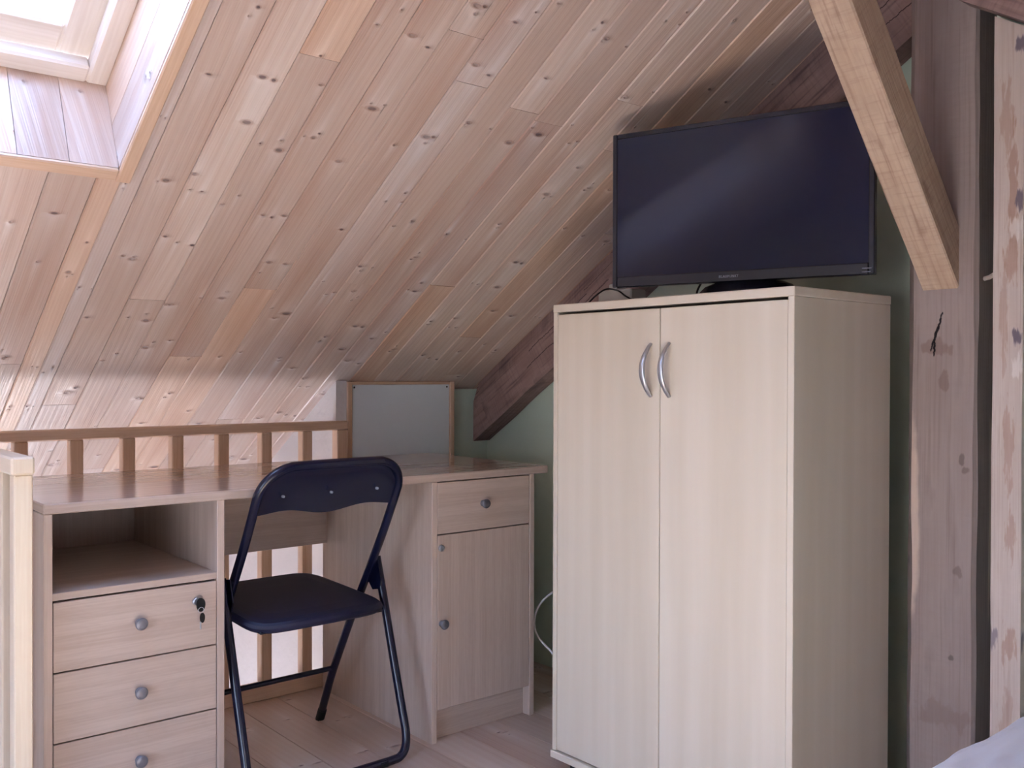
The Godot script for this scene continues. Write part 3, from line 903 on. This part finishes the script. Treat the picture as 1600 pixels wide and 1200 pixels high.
func build_desk() -> void:
	var d := thing("desk", "wood-effect kneehole desk with drawers left and a cupboard door right", "desk", Vector3(1.26, 0, -2.49))
	var p := -d.position
	var m := MB.new(); m.xf.origin = p
	m.box(Vector3(DX0, 0.728, DB), Vector3(1.976, 0.75, DZ), 0.0025, 0)
	part("desktop", m, M.top, d)
	var T := 0.018
	var panels := [[DX0, DX0 + T, 0.0, 0.728, DB + 0.01, DZ - 0.001], [DX1 - T, DX1, 0.0, 0.728, DB + 0.01, DZ - 0.001], [DX2, DX2 + T, 0.0, 0.728, DB + 0.01, DZ - 0.001], [DX3 - T, DX3, 0.0, 0.728, DB + 0.01, DZ - 0.001]]
	for q in panels:
		m = MB.new(); m.xf.origin = p
		m.uo = Vector2(q[0] * 1.7, q[0])
		m.box(Vector3(q[0], q[2], q[4]), Vector3(q[1], q[3], q[5]), 0.0012, 1)
		part("side_panel", m, M.lam, d)
	# backs, shelf, modesty panel, kicks
	m = MB.new(); m.xf.origin = p
	m.box(Vector3(DX0 + T, 0.02, -2.76), Vector3(DX1 - T, 0.728, -2.75), 0.0, 1)
	part("back_panel", m, M.lam, d)
	m = MB.new(); m.xf.origin = p
	m.box(Vector3(DX2 + T, 0.02, -2.76), Vector3(DX3 - T, 0.728, -2.75), 0.0, 1)
	part("back_panel", m, M.lam, d)
	m = MB.new(); m.xf.origin = p
	m.box(Vector3(DX0 + T, 0.543, -2.75), Vector3(DX1 - T, 0.559, DZ - 0.004), 0.0012, 0)
	part("shelf", m, M.lam, d)
	m = MB.new(); m.xf.origin = p
	m.box(Vector3(DX1, 0.481, -2.785), Vector3(DX2, 0.728, -2.769), 0.0012, 0)
	part("modesty_panel", m, M.lam, d)
	for q in [[DX0 + T, DX1 - T], [DX2 + T, DX3 - T]]:
		m = MB.new(); m.xf.origin = p
		m.box(Vector3(q[0], 0.0, DZ - 0.046), Vector3(q[1], 0.087, DZ - 0.03), 0.001, 0)
		part("kick_board", m, M.lam, d)
	# fronts
	var g := 0.0016
	var fr := [[DX0 + T, DX1 - T, 0.3887, 0.5405], [DX0 + T, DX1 - T, 0.2375, 0.3887], [DX0 + T, DX1 - T, 0.0865, 0.2375], [DX2 + T, DX3 - T, 0.5795, 0.7265]]
	for i in 4:
		var q: Array = fr[i]
		m = MB.new(); m.xf.origin = p
		m.uo = Vector2(0.31 * i, 0.23 * i)
		m.box(Vector3(q[0] + g, q[2] + g, DZ - 0.02), Vector3(q[1] - g, q[3] - g, DZ - 0.002), 0.0012, 0)
		var dr := part("drawer", m, M.lam, d)
		var k := part("knob", knob_mesh(0.014, 0.023), M.knob, dr, "metal knob")
		k.position = p + (Vector3(1.723, 0.656, DZ - 0.002) if i == 3 else Vector3(0.745, [0.469, 0.315, 0.162][i], DZ - 0.002))
	m = MB.new(); m.xf.origin = p
	m.uo = Vector2(0.4, 0.7)
	m.box(Vector3(DX2 + T + g, 0.09, DZ - 0.02), Vector3(DX3 - T - g, 0.5795 - g, DZ - 0.002), 0.0012, 1)
	var door := part("door", m, M.lam, d)
	var kn := part("knob", knob_mesh(0.014, 0.023), M.knob, door, "metal knob")
	kn.position = p + Vector3(1.577, 0.331, DZ - 0.002)
	# lock of the door, lock of the top drawer
	var lk := MB.new()
	lk.xf = Transform3D(Basis(Vector3.RIGHT, PI / 2), Vector3.ZERO)
	lk.lathe(PackedVector2Array([Vector2(0, 0.006), Vector2(0.0035, 0.006), Vector2(0.0036, 0.0075), Vector2(0.0075, 0.0075), Vector2(0.009, 0.006), Vector2(0.0095, 0.0)]), 20)
	lk.xf = Transform3D.IDENTITY
	lk.box(Vector3(-0.0007, -0.003, 0.0058), Vector3(0.0007, 0.003, 0.0064), 0.0)
	var l1 := part("lock", lk, M.steel, door, "round cam lock")
	l1.position = p + Vector3(1.5745, 0.5425, DZ - 0.002)
	var l2 := MeshInstance3D.new()
	l2.mesh = l1.mesh
	l2.material_override = M.steel
	put(l2, "lock", d.get_node("drawer"))
	l2.position = p + Vector3(0.8755, 0.498, DZ - 0.002)
	l2.set_meta("label", "round cam lock")
	# recesses seen as dark joints round the fronts
	m = MB.new(); m.xf.origin = p
	m.box(Vector3(DX0 + T, 0.087, DZ - 0.03), Vector3(DX1 - T, 0.5405, DZ - 0.0215), 0.0)
	part("drawer_carcass", m, M.gap, d)
	m = MB.new(); m.xf.origin = p
	m.box(Vector3(DX2 + T, 0.087, DZ - 0.03), Vector3(DX3 - T, 0.728, DZ - 0.0215), 0.0)
	part("cupboard_carcass", m, M.gap, d)
	# the keys: one in the lock with a dark bow, one hanging from the ring
	var ky := thing("key_bunch", "small dark-headed key in the top drawer lock with a second key hanging from its ring", "keys", Vector3(0.8755, 0.498, DZ + 0.006))
	m = MB.new()
	m.tube(PackedVector3Array([Vector3(0, 0, -0.001), Vector3(0, 0, 0.010)]), 0.0022, 8)
	part("key_shaft", m, M.steel, ky)
	part("key_head", key_head(0.0105, 0.017, Vector3(0.001, -0.003, 0.017)), M.rubber, ky, "dark oval key head")
	m = MB.new()
	var ringp := PackedVector3Array()
	for i in 19: ringp.append(Vector3(0.0065 * sin(TAU * i / 18.0), -0.0155 + 0.0065 * cos(TAU * i / 18.0), 0.021))
	m.tube(ringp, 0.0007, 6, false)
	part("key_ring", m, M.steel, ky)
	part("hanging_key", key_head(0.0058, 0.0125, Vector3(0.003, -0.0325, 0.021)), M.rubber, ky, "dark head of the hanging key")
	m = MB.new()
	m.box(Vector3(-0.003, -0.059, 0.0203), Vector3(0.0005, -0.042, 0.0217), 0.0004)
	part("hanging_blade", m, M.steel, ky)

func key_head(rx: float, ry: float, at: Vector3) -> MB:
	var m := MB.new()
	var poly := PackedVector2Array()
	for i in 20:
		var a := TAU * i / 20.0
		poly.append(Vector2(at.x + rx * sin(a), at.y + ry * cos(a) * (1.0 if cos(a) < 0 else 0.85)))
	m.prism(poly, 2, at.z - 0.0014, at.z + 0.0014)
	return m

func build_wardrobe() -> void:
	var x0 := 1.6887; var x1 := 2.0699; var z0 := -1.8469; var z1 := -1.1245
	var top := 1.2076
	var w := thing("wardrobe", "pale maple-effect two-door cupboard with curved metal handles carrying the television", "cupboard", Vector3((x0 + x1) / 2, 0, (z0 + z1) / 2))
	var p := -w.position
	var T := 0.016
	var m := MB.new(); m.xf.origin = p
	m.box(Vector3(x0, top - 0.020, z0), Vector3(x1, top, z1), 0.0018, 2)
	part("top_panel", m, M.maple, w)
	for s in [0, 1]:
		m = MB.new(); m.xf.origin = p
		m.uo = Vector2(0.37 * s, 0.2)
		var za := z0 if s == 0 else z1 - T
		m.box(Vector3(x0 + 0.001, 0.052, za + (0.001 if s == 0 else 0.0)), Vector3(x1 - 0.001, top - 0.0202, za + T - (0.0 if s == 0 else 0.001)), 0.0012, 1)
		part("side_panel", m, M.maple, w)
	m = MB.new(); m.xf.origin = p
	m.box(Vector3(x0 - 0.004, 0.0327, z0 - 0.002), Vector3(x1, 0.0517, z1 + 0.001), 0.0018, 2)
	part("bottom_panel", m, M.maple, w)
	m = MB.new(); m.xf.origin = p
	m.box(Vector3(x1 - 0.008, 0.052, z0 + T), Vector3(x1 - 0.002, top - 0.02, z1 - T), 0.0, 1)
	part("back_panel", m, M.maple, w)
	var mid := -1.4835
	for s in [0, 1]:
		m = MB.new(); m.xf.origin = p
		m.uo = Vector2(0.11 + 0.5 * s, 0.4)
		var za := z0 + T + 0.0012 if s == 0 else mid + 0.0012
		var zb := mid - 0.0012 if s == 0 else z1 - T - 0.0012
		m.box(Vector3(x0 + 0.0025, 0.055, za), Vector3(x0 + 0.0185, top - 0.0265, zb), 0.0012, 1)
		var dr := part("door", m, M.maple, w)
		# bowed handle, flattened tube tapering to its feet
		var pts := PackedVector3Array()
		for i in 21:
			var t := i / 20.0 * 2.0 - 1.0
			pts.append(Vector3(-0.031 * (1.0 - t * t) - 0.001, 0.0615 * t, 0.0))
		var h := MB.new()
		bow(h, pts)
		var hd := part("handle", h, M.steel, dr, "bowed brushed metal handle")
		hd.position = p + Vector3(x0 + 0.0025, 1.038, mid + (-0.0275 if s == 0 else 0.0285))
	for q in [[x0 + 0.05, z0 + 0.05], [x1 - 0.05, z0 + 0.05], [x0 + 0.05, z1 - 0.05], [x1 - 0.05, z1 - 0.05]]:
		m = MB.new()
		m.xf.origin = p + Vector3(q[0], 0, q[1])
		m.lathe(PackedVector2Array([Vector2(0.0, 0.0327), Vector2(0.022, 0.0327), Vector2(0.022, 0.004), Vector2(0.018, 0.0), Vector2(0.0, 0.0)]), 20)
		part("foot", m, M.rubber, w)

func bow(m: MB, pts: PackedVector3Array) -> void:
	# a band of lens section, wide in the middle
	var k := pts.size()
	var sides := 14
	var prev: Array = []
	for i in k:
		var t := (pts[mini(i + 1, k - 1)] - pts[maxi(i - 1, 0)]).normalized()
		var e2 := Vector3(0, 0, 1)
		var e1 := t.cross(e2).normalized()
		var c := i / float(k - 1) * 2.0 - 1.0
		var rz := 0.0042 + 0.0042 * (1.0 - c * c)
		var rx := 0.0032 + 0.0012 * (1.0 - c * c)
		var ring: Array = []
		for j in sides:
			var a := TAU * j / sides
			var nn := (e1 * cos(a) * rz + e2 * sin(a) * rx).normalized()
			ring.append([pts[i] + e1 * cos(a) * rx + e2 * sin(a) * rz, nn])
		if i > 0:
			for j in sides:
				var l := (j + 1) % sides
				m.tris(prev[j][0], prev[l][0], ring[l][0], prev[j][1], prev[l][1], ring[l][1], Vector2.ZERO, Vector2.ZERO, Vector2.ZERO)
				m.tris(prev[j][0], ring[l][0], ring[j][0], prev[j][1], ring[l][1], ring[j][1], Vector2.ZERO, Vector2.ZERO, Vector2.ZERO)
		if i == 0 or i == k - 1:
			for j in sides: m.tri(pts[i], ring[j][0], ring[(j + 1) % sides][0], t * (-1.0 if i == 0 else 1.0), Vector2.ZERO, Vector2.ZERO, Vector2.ZERO)
		prev = ring

func build_television() -> void:
	var tv := thing("television", "black flat-screen television switched off, standing turned on top of the pale cupboard", "television", Vector3(1.866, 1.2076, -1.41))
	tv.rotation.y = -deg_to_rad(72.92)
	var W := 0.6390; var H := 0.387; var y0 := 0.041
	# rim round the screen
	var b := 0.013
	var lowb := 0.026
	var m := MB.new()
	m.box(Vector3(-W / 2, y0, -0.024), Vector3(-W / 2 + b, y0 + H, 0.0), 0.002)
	m.box(Vector3(W / 2 - b, y0, -0.024), Vector3(W / 2, y0 + H, 0.0), 0.002)
	m.box(Vector3(-W / 2 + b, y0 + H - b, -0.024), Vector3(W / 2 - b, y0 + H, 0.0), 0.002)
	m.box(Vector3(-W / 2 + b, y0, -0.024), Vector3(W / 2 - b, y0 + lowb, 0.0), 0.002)
	var bez := part("bezel", m, M.bezel, tv)
	part("screen", boxed(Vector3(-W / 2 + b, y0 + lowb, -0.02), Vector3(W / 2 - b, y0 + H - b, -0.0022), 0.0), M.screen, tv)
	# back shell, tapering
	m = MB.new()
	var prof := [[W / 2 - 0.001, y0 + 0.001, y0 + H - 0.001, -0.024], [W / 2 - 0.02, y0 + 0.015, y0 + H - 0.03, -0.040], [W / 2 - 0.12, y0 + 0.02, y0 + H - 0.13, -0.066]]
	for i in 2:
		var p: Array = prof[i]; var q: Array = prof[i + 1]
		var a := [Vector3(-p[0], p[1], p[3]), Vector3(p[0], p[1], p[3]), Vector3(p[0], p[2], p[3]), Vector3(-p[0], p[2], p[3])]
		var c := [Vector3(-q[0], q[1], q[3]), Vector3(q[0], q[1], q[3]), Vector3(q[0], q[2], q[3]), Vector3(-q[0], q[2], q[3])]
		for k in 4:
			var l := (k + 1) % 4
			var nr: Vector3 = ((a[l] - a[k]) as Vector3).cross(c[k] - a[k]).normalized()
			var mid: Vector3 = (a[k] + a[l]) * 0.5 - Vector3(0, y0 + H / 2, -0.03)
			if nr.dot(mid) < 0: nr = -nr
			m.quad(a[k], a[l], c[l], c[k], nr, 1)
	var e: Array = prof[2]
	m.quad(Vector3(-e[0], e[1], e[3]), Vector3(e[0], e[1], e[3]), Vector3(e[0], e[2], e[3]), Vector3(-e[0], e[2], e[3]), Vector3(0, 0, -1), 1)
	part("back_shell", m, M.bezel, tv)
	# lettering under the screen
	var tm := TextMesh.new()
	var f := SystemFont.new()
	f.font_names = PackedStringArray(["Droid Sans"])
	f.font_weight = 700
	tm.font = f
	tm.text = "BLAUPUNKT"
	tm.font_size = 32
	tm.pixel_size = 0.0084 / 32.0
	tm.depth = 0.0004
	var lt := MeshInstance3D.new()
	lt.mesh = tm
	lt.material_override = M.print
	put(lt, "lettering", bez)
	lt.position = Vector3(-0.012, y0 + 0.0125, 0.0003)
	m = MB.new()
	m.box(Vector3(W / 2 - 0.026, y0 + 0.013, 0.0), Vector3(W / 2 - 0.006, y0 + 0.0145, 0.0004), 0.0)
	m.box(Vector3(W / 2 - 0.026, y0 + 0.005, 0.0), Vector3(W / 2 - 0.008, y0 + 0.0065, 0.0004), 0.0)
	part("sticker", m, M.print, bez)
	# neck and oval base
	m = MB.new()
	m.box(Vector3(-0.035, 0.010, -0.042), Vector3(0.035, y0 + 0.03, -0.0245), 0.004)
	part("neck", m, M.bezel, tv)
	m = MB.new()
	var ell := MB.new()
	ell.xf = Transform3D(Basis.from_scale(Vector3(1.0, 1.0, 0.55)), Vector3(0.02, 0, -0.045))
	ell.lathe(PackedVector2Array([Vector2(0, 0.046), Vector2(0.055, 0.045), Vector2(0.085, 0.041), Vector2(0.106, 0.033), Vector2(0.119, 0.021), Vector2(0.125, 0.009), Vector2(0.125, 0.0), Vector2(0.0, 0.0)]), 48)
	part("base", ell, M.bezel, tv)

func build_chair() -> void:
	var yaw := deg_to_rad(1.5)
	var r := Vector3(cos(yaw), 0, -sin(yaw))
	var hw := 0.2025
	var c := thing("folding_chair", "black folding chair with tubular frame and padded seat pushed in at the desk", "chair", Vector3(1.402, 0, -2.553) - r * hw)
	c.rotation.y = yaw
	# side profile (forward, height) of the leg that runs up into the back
	var prof := [[0.0, 0.006], [-0.036, 0.085], [-0.074, 0.165], [-0.176, 0.345], [-0.258, 0.48], [-0.325, 0.59], [-0.372, 0.675], [-0.398, 0.725]]
	var side: Array = []
	for q in prof: side.append(Vector3(0, q[1], -q[0]))
	var path: Array = []
	for q in side: path.append(q + Vector3(-hw, 0, 0))
	# rounded top, in the plane of the back
	var tip := Vector3(0, 0.725, 0.398)
	var upd := Vector3(0, 0.9, 0.43).normalized()
	var R := 0.088
	for i in range(1, 9):
		var a := PI / 2 * i / 8.0
		path.append(tip + upd * R * sin(a) + Vector3(-hw + R * (1.0 - cos(a)), 0, 0))
	for i in range(0, 9):
		var a := PI / 2 * (1.0 - i / 8.0)
		if i == 0: path.append(tip + upd * (R + 0.001))
		path.append(tip + upd * R * sin(a) + Vector3(hw - R * (1.0 - cos(a)), 0, 0))
	for i in range(side.size() - 2, -1, -1): path.append(side[i] + Vector3(hw, 0, 0))
	var m := MB.new()
	m.tube(smooth_path(path, 4), 0.0115, 14)
	part("back_frame", m, M.black, c)
	# rear leg frame: two legs joined by a bar on the floor
	var rw := 0.2275
	var rp: Array = []
	var rs := [[-0.262, 0.52], [-0.30, 0.40], [-0.345, 0.255], [-0.388, 0.12], [-0.404, 0.068]]
	for q in rs: rp.append(Vector3(-rw, q[1], -q[0]))
	rp.append(Vector3(-rw + 0.008, 0.034, 0.413)); rp.append(Vector3(-rw + 0.026, 0.0165, 0.418)); rp.append(Vector3(-rw + 0.055, 0.0125, 0.42)); rp.append(Vector3(-0.08, 0.0125, 0.42))
	rp.append(Vector3(0.08, 0.0125, 0.42)); rp.append(Vector3(rw - 0.055, 0.0125, 0.42)); rp.append(Vector3(rw - 0.026, 0.0165, 0.418)); rp.append(Vector3(rw - 0.008, 0.034, 0.413))
	for i in range(rs.size() - 1, -1, -1): rp.append(Vector3(rw, rs[i][1], -rs[i][0]))
	m = MB.new()
	m.tube(smooth_path(rp, 5), 0.0115, 14)
	part("rear_frame", m, M.black, c)
	# seat
	part("seat", seat_mesh(0.192, 0.43, 0.058, 0.030), M.vinyl, c).transform = Transform3D(Basis(Vector3.RIGHT, deg_to_rad(3.2)), Vector3(0, 0.4335, 0.175))
	# pan under the seat
	m = MB.new()
	m.xf = Transform3D(Basis(Vector3.RIGHT, deg_to_rad(3.2)), Vector3(0, 0.4335, 0.175))
	m.box(Vector3(-0.178, -0.022, -0.19), Vector3(0.178, -0.0305, 0.195), 0.003)
	part("seat_pan", boxed_t(m.xf, Vector3(-0.178, -0.030, -0.19), Vector3(0.178, -0.0215, 0.195), 0.003), M.black, c)
	# stretcher between the front legs
	m = MB.new()
	m.tube(PackedVector3Array([Vector3(-hw, 0.172, 0.077), Vector3(hw, 0.172, 0.077)]), 0.0075, 12)
	part("stretcher", m, M.black, c)
	# hinge plates, pivots and feet
	for s in [-1.0, 1.0]:
		m = MB.new()
		var poly := PackedVector2Array([Vector2(0.515, 0.252), Vector2(0.52, 0.285), Vector2(0.465, 0.302), Vector2(0.436, 0.292), Vector2(0.43, 0.262), Vector2(0.455, 0.236)])
		m.prism(poly, 0, s * 0.2155 - 0.0015, s * 0.2155 + 0.0015)
		part("hinge_plate", m, M.black, c)
		m = MB.new()
		m.xf = Transform3D(Basis(Vector3.BACK, -PI / 2 * s), Vector3(s * 0.219, 0.452, 0.279))
		m.lathe(PackedVector2Array([Vector2(0, 0.0235), Vector2(0.005, 0.0225), Vector2(0.0062, 0.019), Vector2(0.0062, 0.0), Vector2(0.0, 0.0)]), 14)
		part("pivot", m, M.black, c)
		m = MB.new()
		m.tube(PackedVector3Array([Vector3(s * hw, 0.0, -0.0022), Vector3(s * hw, 0.034, 0.0138)]), 0.0132, 14)
		part("foot_cap", m, M.rubber, c)
		m = MB.new()
		m.tube(PackedVector3Array([Vector3(s * 0.13, 0.0118, 0.42), Vector3(s * 0.155, 0.0118, 0.42)]), 0.0118, 14)
		part("floor_pad", m, M.rubber, c)
	# back panel: a dished sheet between the tubes with a waved lower edge
	part("backrest", back_mesh(tip, upd, hw, R), M.black, c)
	var back_n := Vector3(0, -0.43, 0.9).normalized()
	for q in [[-0.135, 0.005], [0.0, 0.005], [0.135, 0.005]]:
		m = MB.new()
		var at: Vector3 = tip + Vector3(q[0], 0, 0) + upd * q[1] + Vector3(0, 0, 1) * 0.008 - Vector3(0, 0, 0.004) * (1.0 - pow(q[0] / 0.2, 2.0))
		m.xf = Transform3D(Basis(Vector3.RIGHT, PI / 2), at)
		m.lathe(PackedVector2Array([Vector2(0, 0.0025), Vector2(0.0022, 0.002), Vector2(0.0036, 0.0), Vector2(0.0036, -0.006)]), 12)
		part("rivet", m, M.steel, c)

func boxed_t(t: Transform3D, lo: Vector3, hi: Vector3, b: float) -> MB:
	var m := MB.new()
	m.xf = t
	m.box(lo, hi, b)
	return m

func seat_mesh(hw: float, depth: float, rad: float, th: float) -> MB:
	# rounded square, padded: rings from the centre of the top over the edge to the underside
	var m := MB.new()
	var k := 48
	var outl := PackedVector2Array()
	for i in k:
		var a := TAU * i / k
		var ca := cos(a); var sa := sin(a)
		var e := 0.30
		var x := signf(ca) * pow(absf(ca), e) * hw
		var z := signf(sa) * pow(absf(sa), e) * depth / 2
		# a little narrower towards the front
		x *= 1.0 + 0.06 * (z / depth)
		outl.append(Vector2(x, z))
	var rings := [[0.0, 0.004], [0.35, 0.0035], [0.7, 0.002], [0.88, -0.0005], [0.955, -0.004], [0.985, -0.009], [1.0, -0.016], [0.985, -0.024], [0.95, -0.03], [0.0, -0.03]]
	for i in rings.size() - 1:
		var a: Array = rings[i]; var b: Array = rings[i + 1]
		var sl := Vector2(b[0] - a[0], b[1] - a[1])
		for j in k:
			var l := (j + 1) % k
			var p := outl[j]; var q := outl[l]
			var A := Vector3(p.x * a[0], a[1], p.y * a[0]); var B := Vector3(q.x * a[0], a[1], q.y * a[0])
			var C := Vector3(q.x * b[0], b[1], q.y * b[0]); var D := Vector3(p.x * b[0], b[1], p.y * b[0])
			var sx := hw
			var np := (Vector3(p.x, 0, p.y).normalized() * -sl.y + Vector3.UP * sl.x * sx).normalized()
			var nq := (Vector3(q.x, 0, q.y).normalized() * -sl.y + Vector3.UP * sl.x * sx).normalized()
			m.tris(A, B, C, np, nq, nq, Vector2.ZERO, Vector2.ZERO, Vector2.ZERO)
			m.tris(A, C, D, np, nq, np, Vector2.ZERO, Vector2.ZERO, Vector2.ZERO)
	return m

func back_mesh(tip: Vector3, upd: Vector3, hw: float, R: float) -> MB:
	var m := MB.new()
	var nx := 40; var ny := 14
	var out := Vector3(0, -upd.z, upd.y)
	for face in [0, 1]:
		var grid: Array = []
		for i in nx + 1:
			var x := (i / float(nx) * 2.0 - 1.0) * (hw - 0.004)
			var ax := absf(x)
			var top := R
			if ax > hw - R:
				var d := ax - (hw - R)
				top = sqrt(maxf(R * R - d * d, 0.0))
			var f := ax / hw
			var bot := -0.047 - 0.009 * cos(f * PI / 0.6) if f < 0.6 else -0.038 - 0.007 * smoothstep(0.6, 1.0, f)
			var col: Array = []
			for j in ny + 1:
				var t := j / float(ny)
				var yy := lerpf(bot, top, t)
				var dish := -0.012 * (1.0 - f * f) * (0.4 + 0.6 * sin(t * PI))
				# a pressed bead near the rim
				var bead := 0.0025 * exp(-pow((top - yy - 0.02) / 0.006, 2.0))
				col.append(tip + Vector3(x, 0, 0) + upd * yy + out * (dish + bead + (0.0012 if face == 0 else -0.0012)))
			grid.append(col)
		for i in nx:
			for j in ny:
				var a: Vector3 = grid[i][j]; var b: Vector3 = grid[i + 1][j]; var c: Vector3 = grid[i + 1][j + 1]; var d: Vector3 = grid[i][j + 1]
				var s := 1.0 if face == 0 else -1.0
				var na := gn(grid, i, j, nx, ny, out) * s; var nb := gn(grid, i + 1, j, nx, ny, out) * s; var nc := gn(grid, i + 1, j + 1, nx, ny, out) * s; var nd := gn(grid, i, j + 1, nx, ny, out) * s
				m.tris(a, b, c, na, nb, nc, Vector2.ZERO, Vector2.ZERO, Vector2.ZERO)
				m.tris(a, c, d, na, nc, nd, Vector2.ZERO, Vector2.ZERO, Vector2.ZERO)
	return m

func gn(g: Array, i: int, j: int, nx: int, ny: int, toward: Vector3) -> Vector3:
	var u: Vector3 = g[mini(i + 1, nx)][j] - g[maxi(i - 1, 0)][j]
	var w: Vector3 = g[i][mini(j + 1, ny)] - g[i][maxi(j - 1, 0)]
	var n := u.cross(w).normalized()
	if n.dot(toward) < 0.0: n = -n
	return n if n.length() > 0.5 else toward

func build_bed() -> void:
	var bd := thing("bed", "bed with a rumpled white sheet at the bottom right corner", "bed", Vector3(1.15, 0, -0.12))
	var p := -bd.position
	var m := MB.new(); m.xf.origin = p
	m.box(Vector3(0.34, 0.10, -0.57), Vector3(1.98, 0.30, 0.34), 0.004, 0)
	part("base", m, M.rail, bd)
	for q in [[0.38, -0.53], [1.90, -0.53], [0.38, 0.26], [1.90, 0.26]]:
		m = MB.new(); m.xf.origin = p
		m.box(Vector3(q[0], 0.0, q[1]), Vector3(q[0] + 0.05, 0.10, q[1] + 0.05), 0.003)
		part("leg", m, M.rail, bd)
	# mattress under a loose sheet
	m = MB.new(); m.xf.origin = p
	var f := noise(1.0, 201, 3)
	var nx := 150; var nz := 110
	var grid: Array = []
	var cx := 1.16; var cz := -0.11; var hx := 0.83; var hz := 0.51
	for i in nx + 1:
		var col: Array = []
		for j in nz + 1:
			var a := i / float(nx) * 2.0 - 1.0; var b := j / float(nz) * 2.0 - 1.0
			# fold the border of the grid down over the sides
			var sx := signf(a) * minf(absf(a) / 0.86, 1.0); var sz := signf(b) * minf(absf(b) / 0.80, 1.0)
			var dx := maxf(absf(a) - 0.86, 0.0) / 0.14; var dz := maxf(absf(b) - 0.80, 0.0) / 0.20
			var x := cx + sx * hx; var z := cz + sz * hz
			var rx := smoothstep(0.86, 1.0, absf(sx)); var rz := smoothstep(0.80, 1.0, absf(sz))
			var drop := maxf(dx, dz) * 0.20
			var wr := f.get_noise_2d(x * 2.2, z * 9.0 + x * 2.0) * 0.014 + f.get_noise_2d(x * 5.0 + 30.0 + z * 6.0, z * 22.0) * 0.008
			var y := 0.535 - 0.030 * maxf(rx, rz) * maxf(rx, rz) - drop + wr
			x += signf(a) * (0.012 * dx + (wr * 0.6 if dx > 0.0 else 0.0)); z += signf(b) * (0.012 * dz + (wr * 0.6 if dz > 0.0 else 0.0))
			col.append(Vector3(x, y, z))
		grid.append(col)
	for i in nx:
		for j in nz:
			var A: Vector3 = grid[i][j]; var B: Vector3 = grid[i + 1][j]; var C: Vector3 = grid[i + 1][j + 1]; var D: Vector3 = grid[i][j + 1]
			var ctr := Vector3(cx, 0.2, cz)
			m.tris(A, B, C, gn(grid, i, j, nx, nz, A - ctr), gn(grid, i + 1, j, nx, nz, B - ctr), gn(grid, i + 1, j + 1, nx, nz, C - ctr), Vector2.ZERO, Vector2.ZERO, Vector2.ZERO)
			m.tris(A, C, D, gn(grid, i, j, nx, nz, A - ctr), gn(grid, i + 1, j + 1, nx, nz, C - ctr), gn(grid, i, j + 1, nx, nz, D - ctr), Vector2.ZERO, Vector2.ZERO, Vector2.ZERO)
	part("sheet", m, M.sheet, bd)
	m = MB.new(); m.xf.origin = p
	m.box(Vector3(0.36, 0.30, -0.585), Vector3(1.96, 0.485, 0.365), 0.03, 0)
	part("mattress", m, M.sheet, bd)

func build_small_things() -> void:
	# white adapter block behind the television, with its plug
	var a := thing("power_adapter", "small grey-white power block on the cupboard top behind the left corner of the television", "adapter", Vector3(1.86, 1.2076, -1.775))
	part("body", boxed(Vector3(-0.03, 0.0, -0.05), Vector3(0.03, 0.043, 0.07), 0.004), M.grey_plastic, a)
	part("plug", boxed(Vector3(-0.018, 0.043, -0.022), Vector3(0.018, 0.060, 0.012), 0.003), M.grey_plastic, a)
	# dark leads
	var m := MB.new()
	m.tube(smooth_path([Vector3(1.80, 1.2105, -1.838), Vector3(1.812, 1.236, -1.815), Vector3(1.822, 1.2525, -1.785), Vector3(1.824, 1.246, -1.745), Vector3(1.82, 1.228, -1.71), Vector3(1.815, 1.2105, -1.66), Vector3(1.82, 1.2105, -1.60), Vector3(1.86, 1.2105, -1.5)]), 0.0022, 8)
	tag(part("power_lead", m, M.rubber), "thin black lead looping over the power block on the cupboard top", "cable")
	m = MB.new()
	m.tube(smooth_path([Vector3(1.90, 1.26, -1.53), Vector3(1.905, 1.235, -1.55), Vector3(1.92, 1.215, -1.56), Vector3(1.95, 1.2103, -1.57), Vector3(2.0, 1.2103, -1.58)]), 0.0026, 8)
	tag(part("aerial_lead", m, M.rubber), "black lead hanging behind the television, left of the stand", "cable")
	m = MB.new()
	m.tube(smooth_path([Vector3(1.89, 1.27, -1.40), Vector3(1.905, 1.245, -1.43), Vector3(1.925, 1.22, -1.46), Vector3(1.96, 1.2103, -1.49), Vector3(2.02, 1.2103, -1.52)]), 0.0032, 8)
	tag(part("mains_lead", m, M.rubber), "thicker black lead slanting down behind the television, beside the stand", "cable")
	# white cable hanging in a loop between desk and cupboard
	m = MB.new()
	m.tube(smooth_path([Vector3(1.975, 0.43, -1.98), Vector3(1.972, 0.405, -2.07), Vector3(1.97, 0.367, -2.153), Vector3(1.97, 0.318, -2.212), Vector3(1.97, 0.262, -2.236), Vector3(1.97, 0.219, -2.218), Vector3(1.97, 0.184, -2.153), Vector3(1.97, 0.12, -2.03), Vector3(1.98, 0.0035, -1.90), Vector3(1.99, 0.0035, -1.86)]), 0.0032, 8)
	tag(part("white_cable", m, M.white_cable), "white cable hanging in a loop in the gap between the desk and the cupboard", "cable")
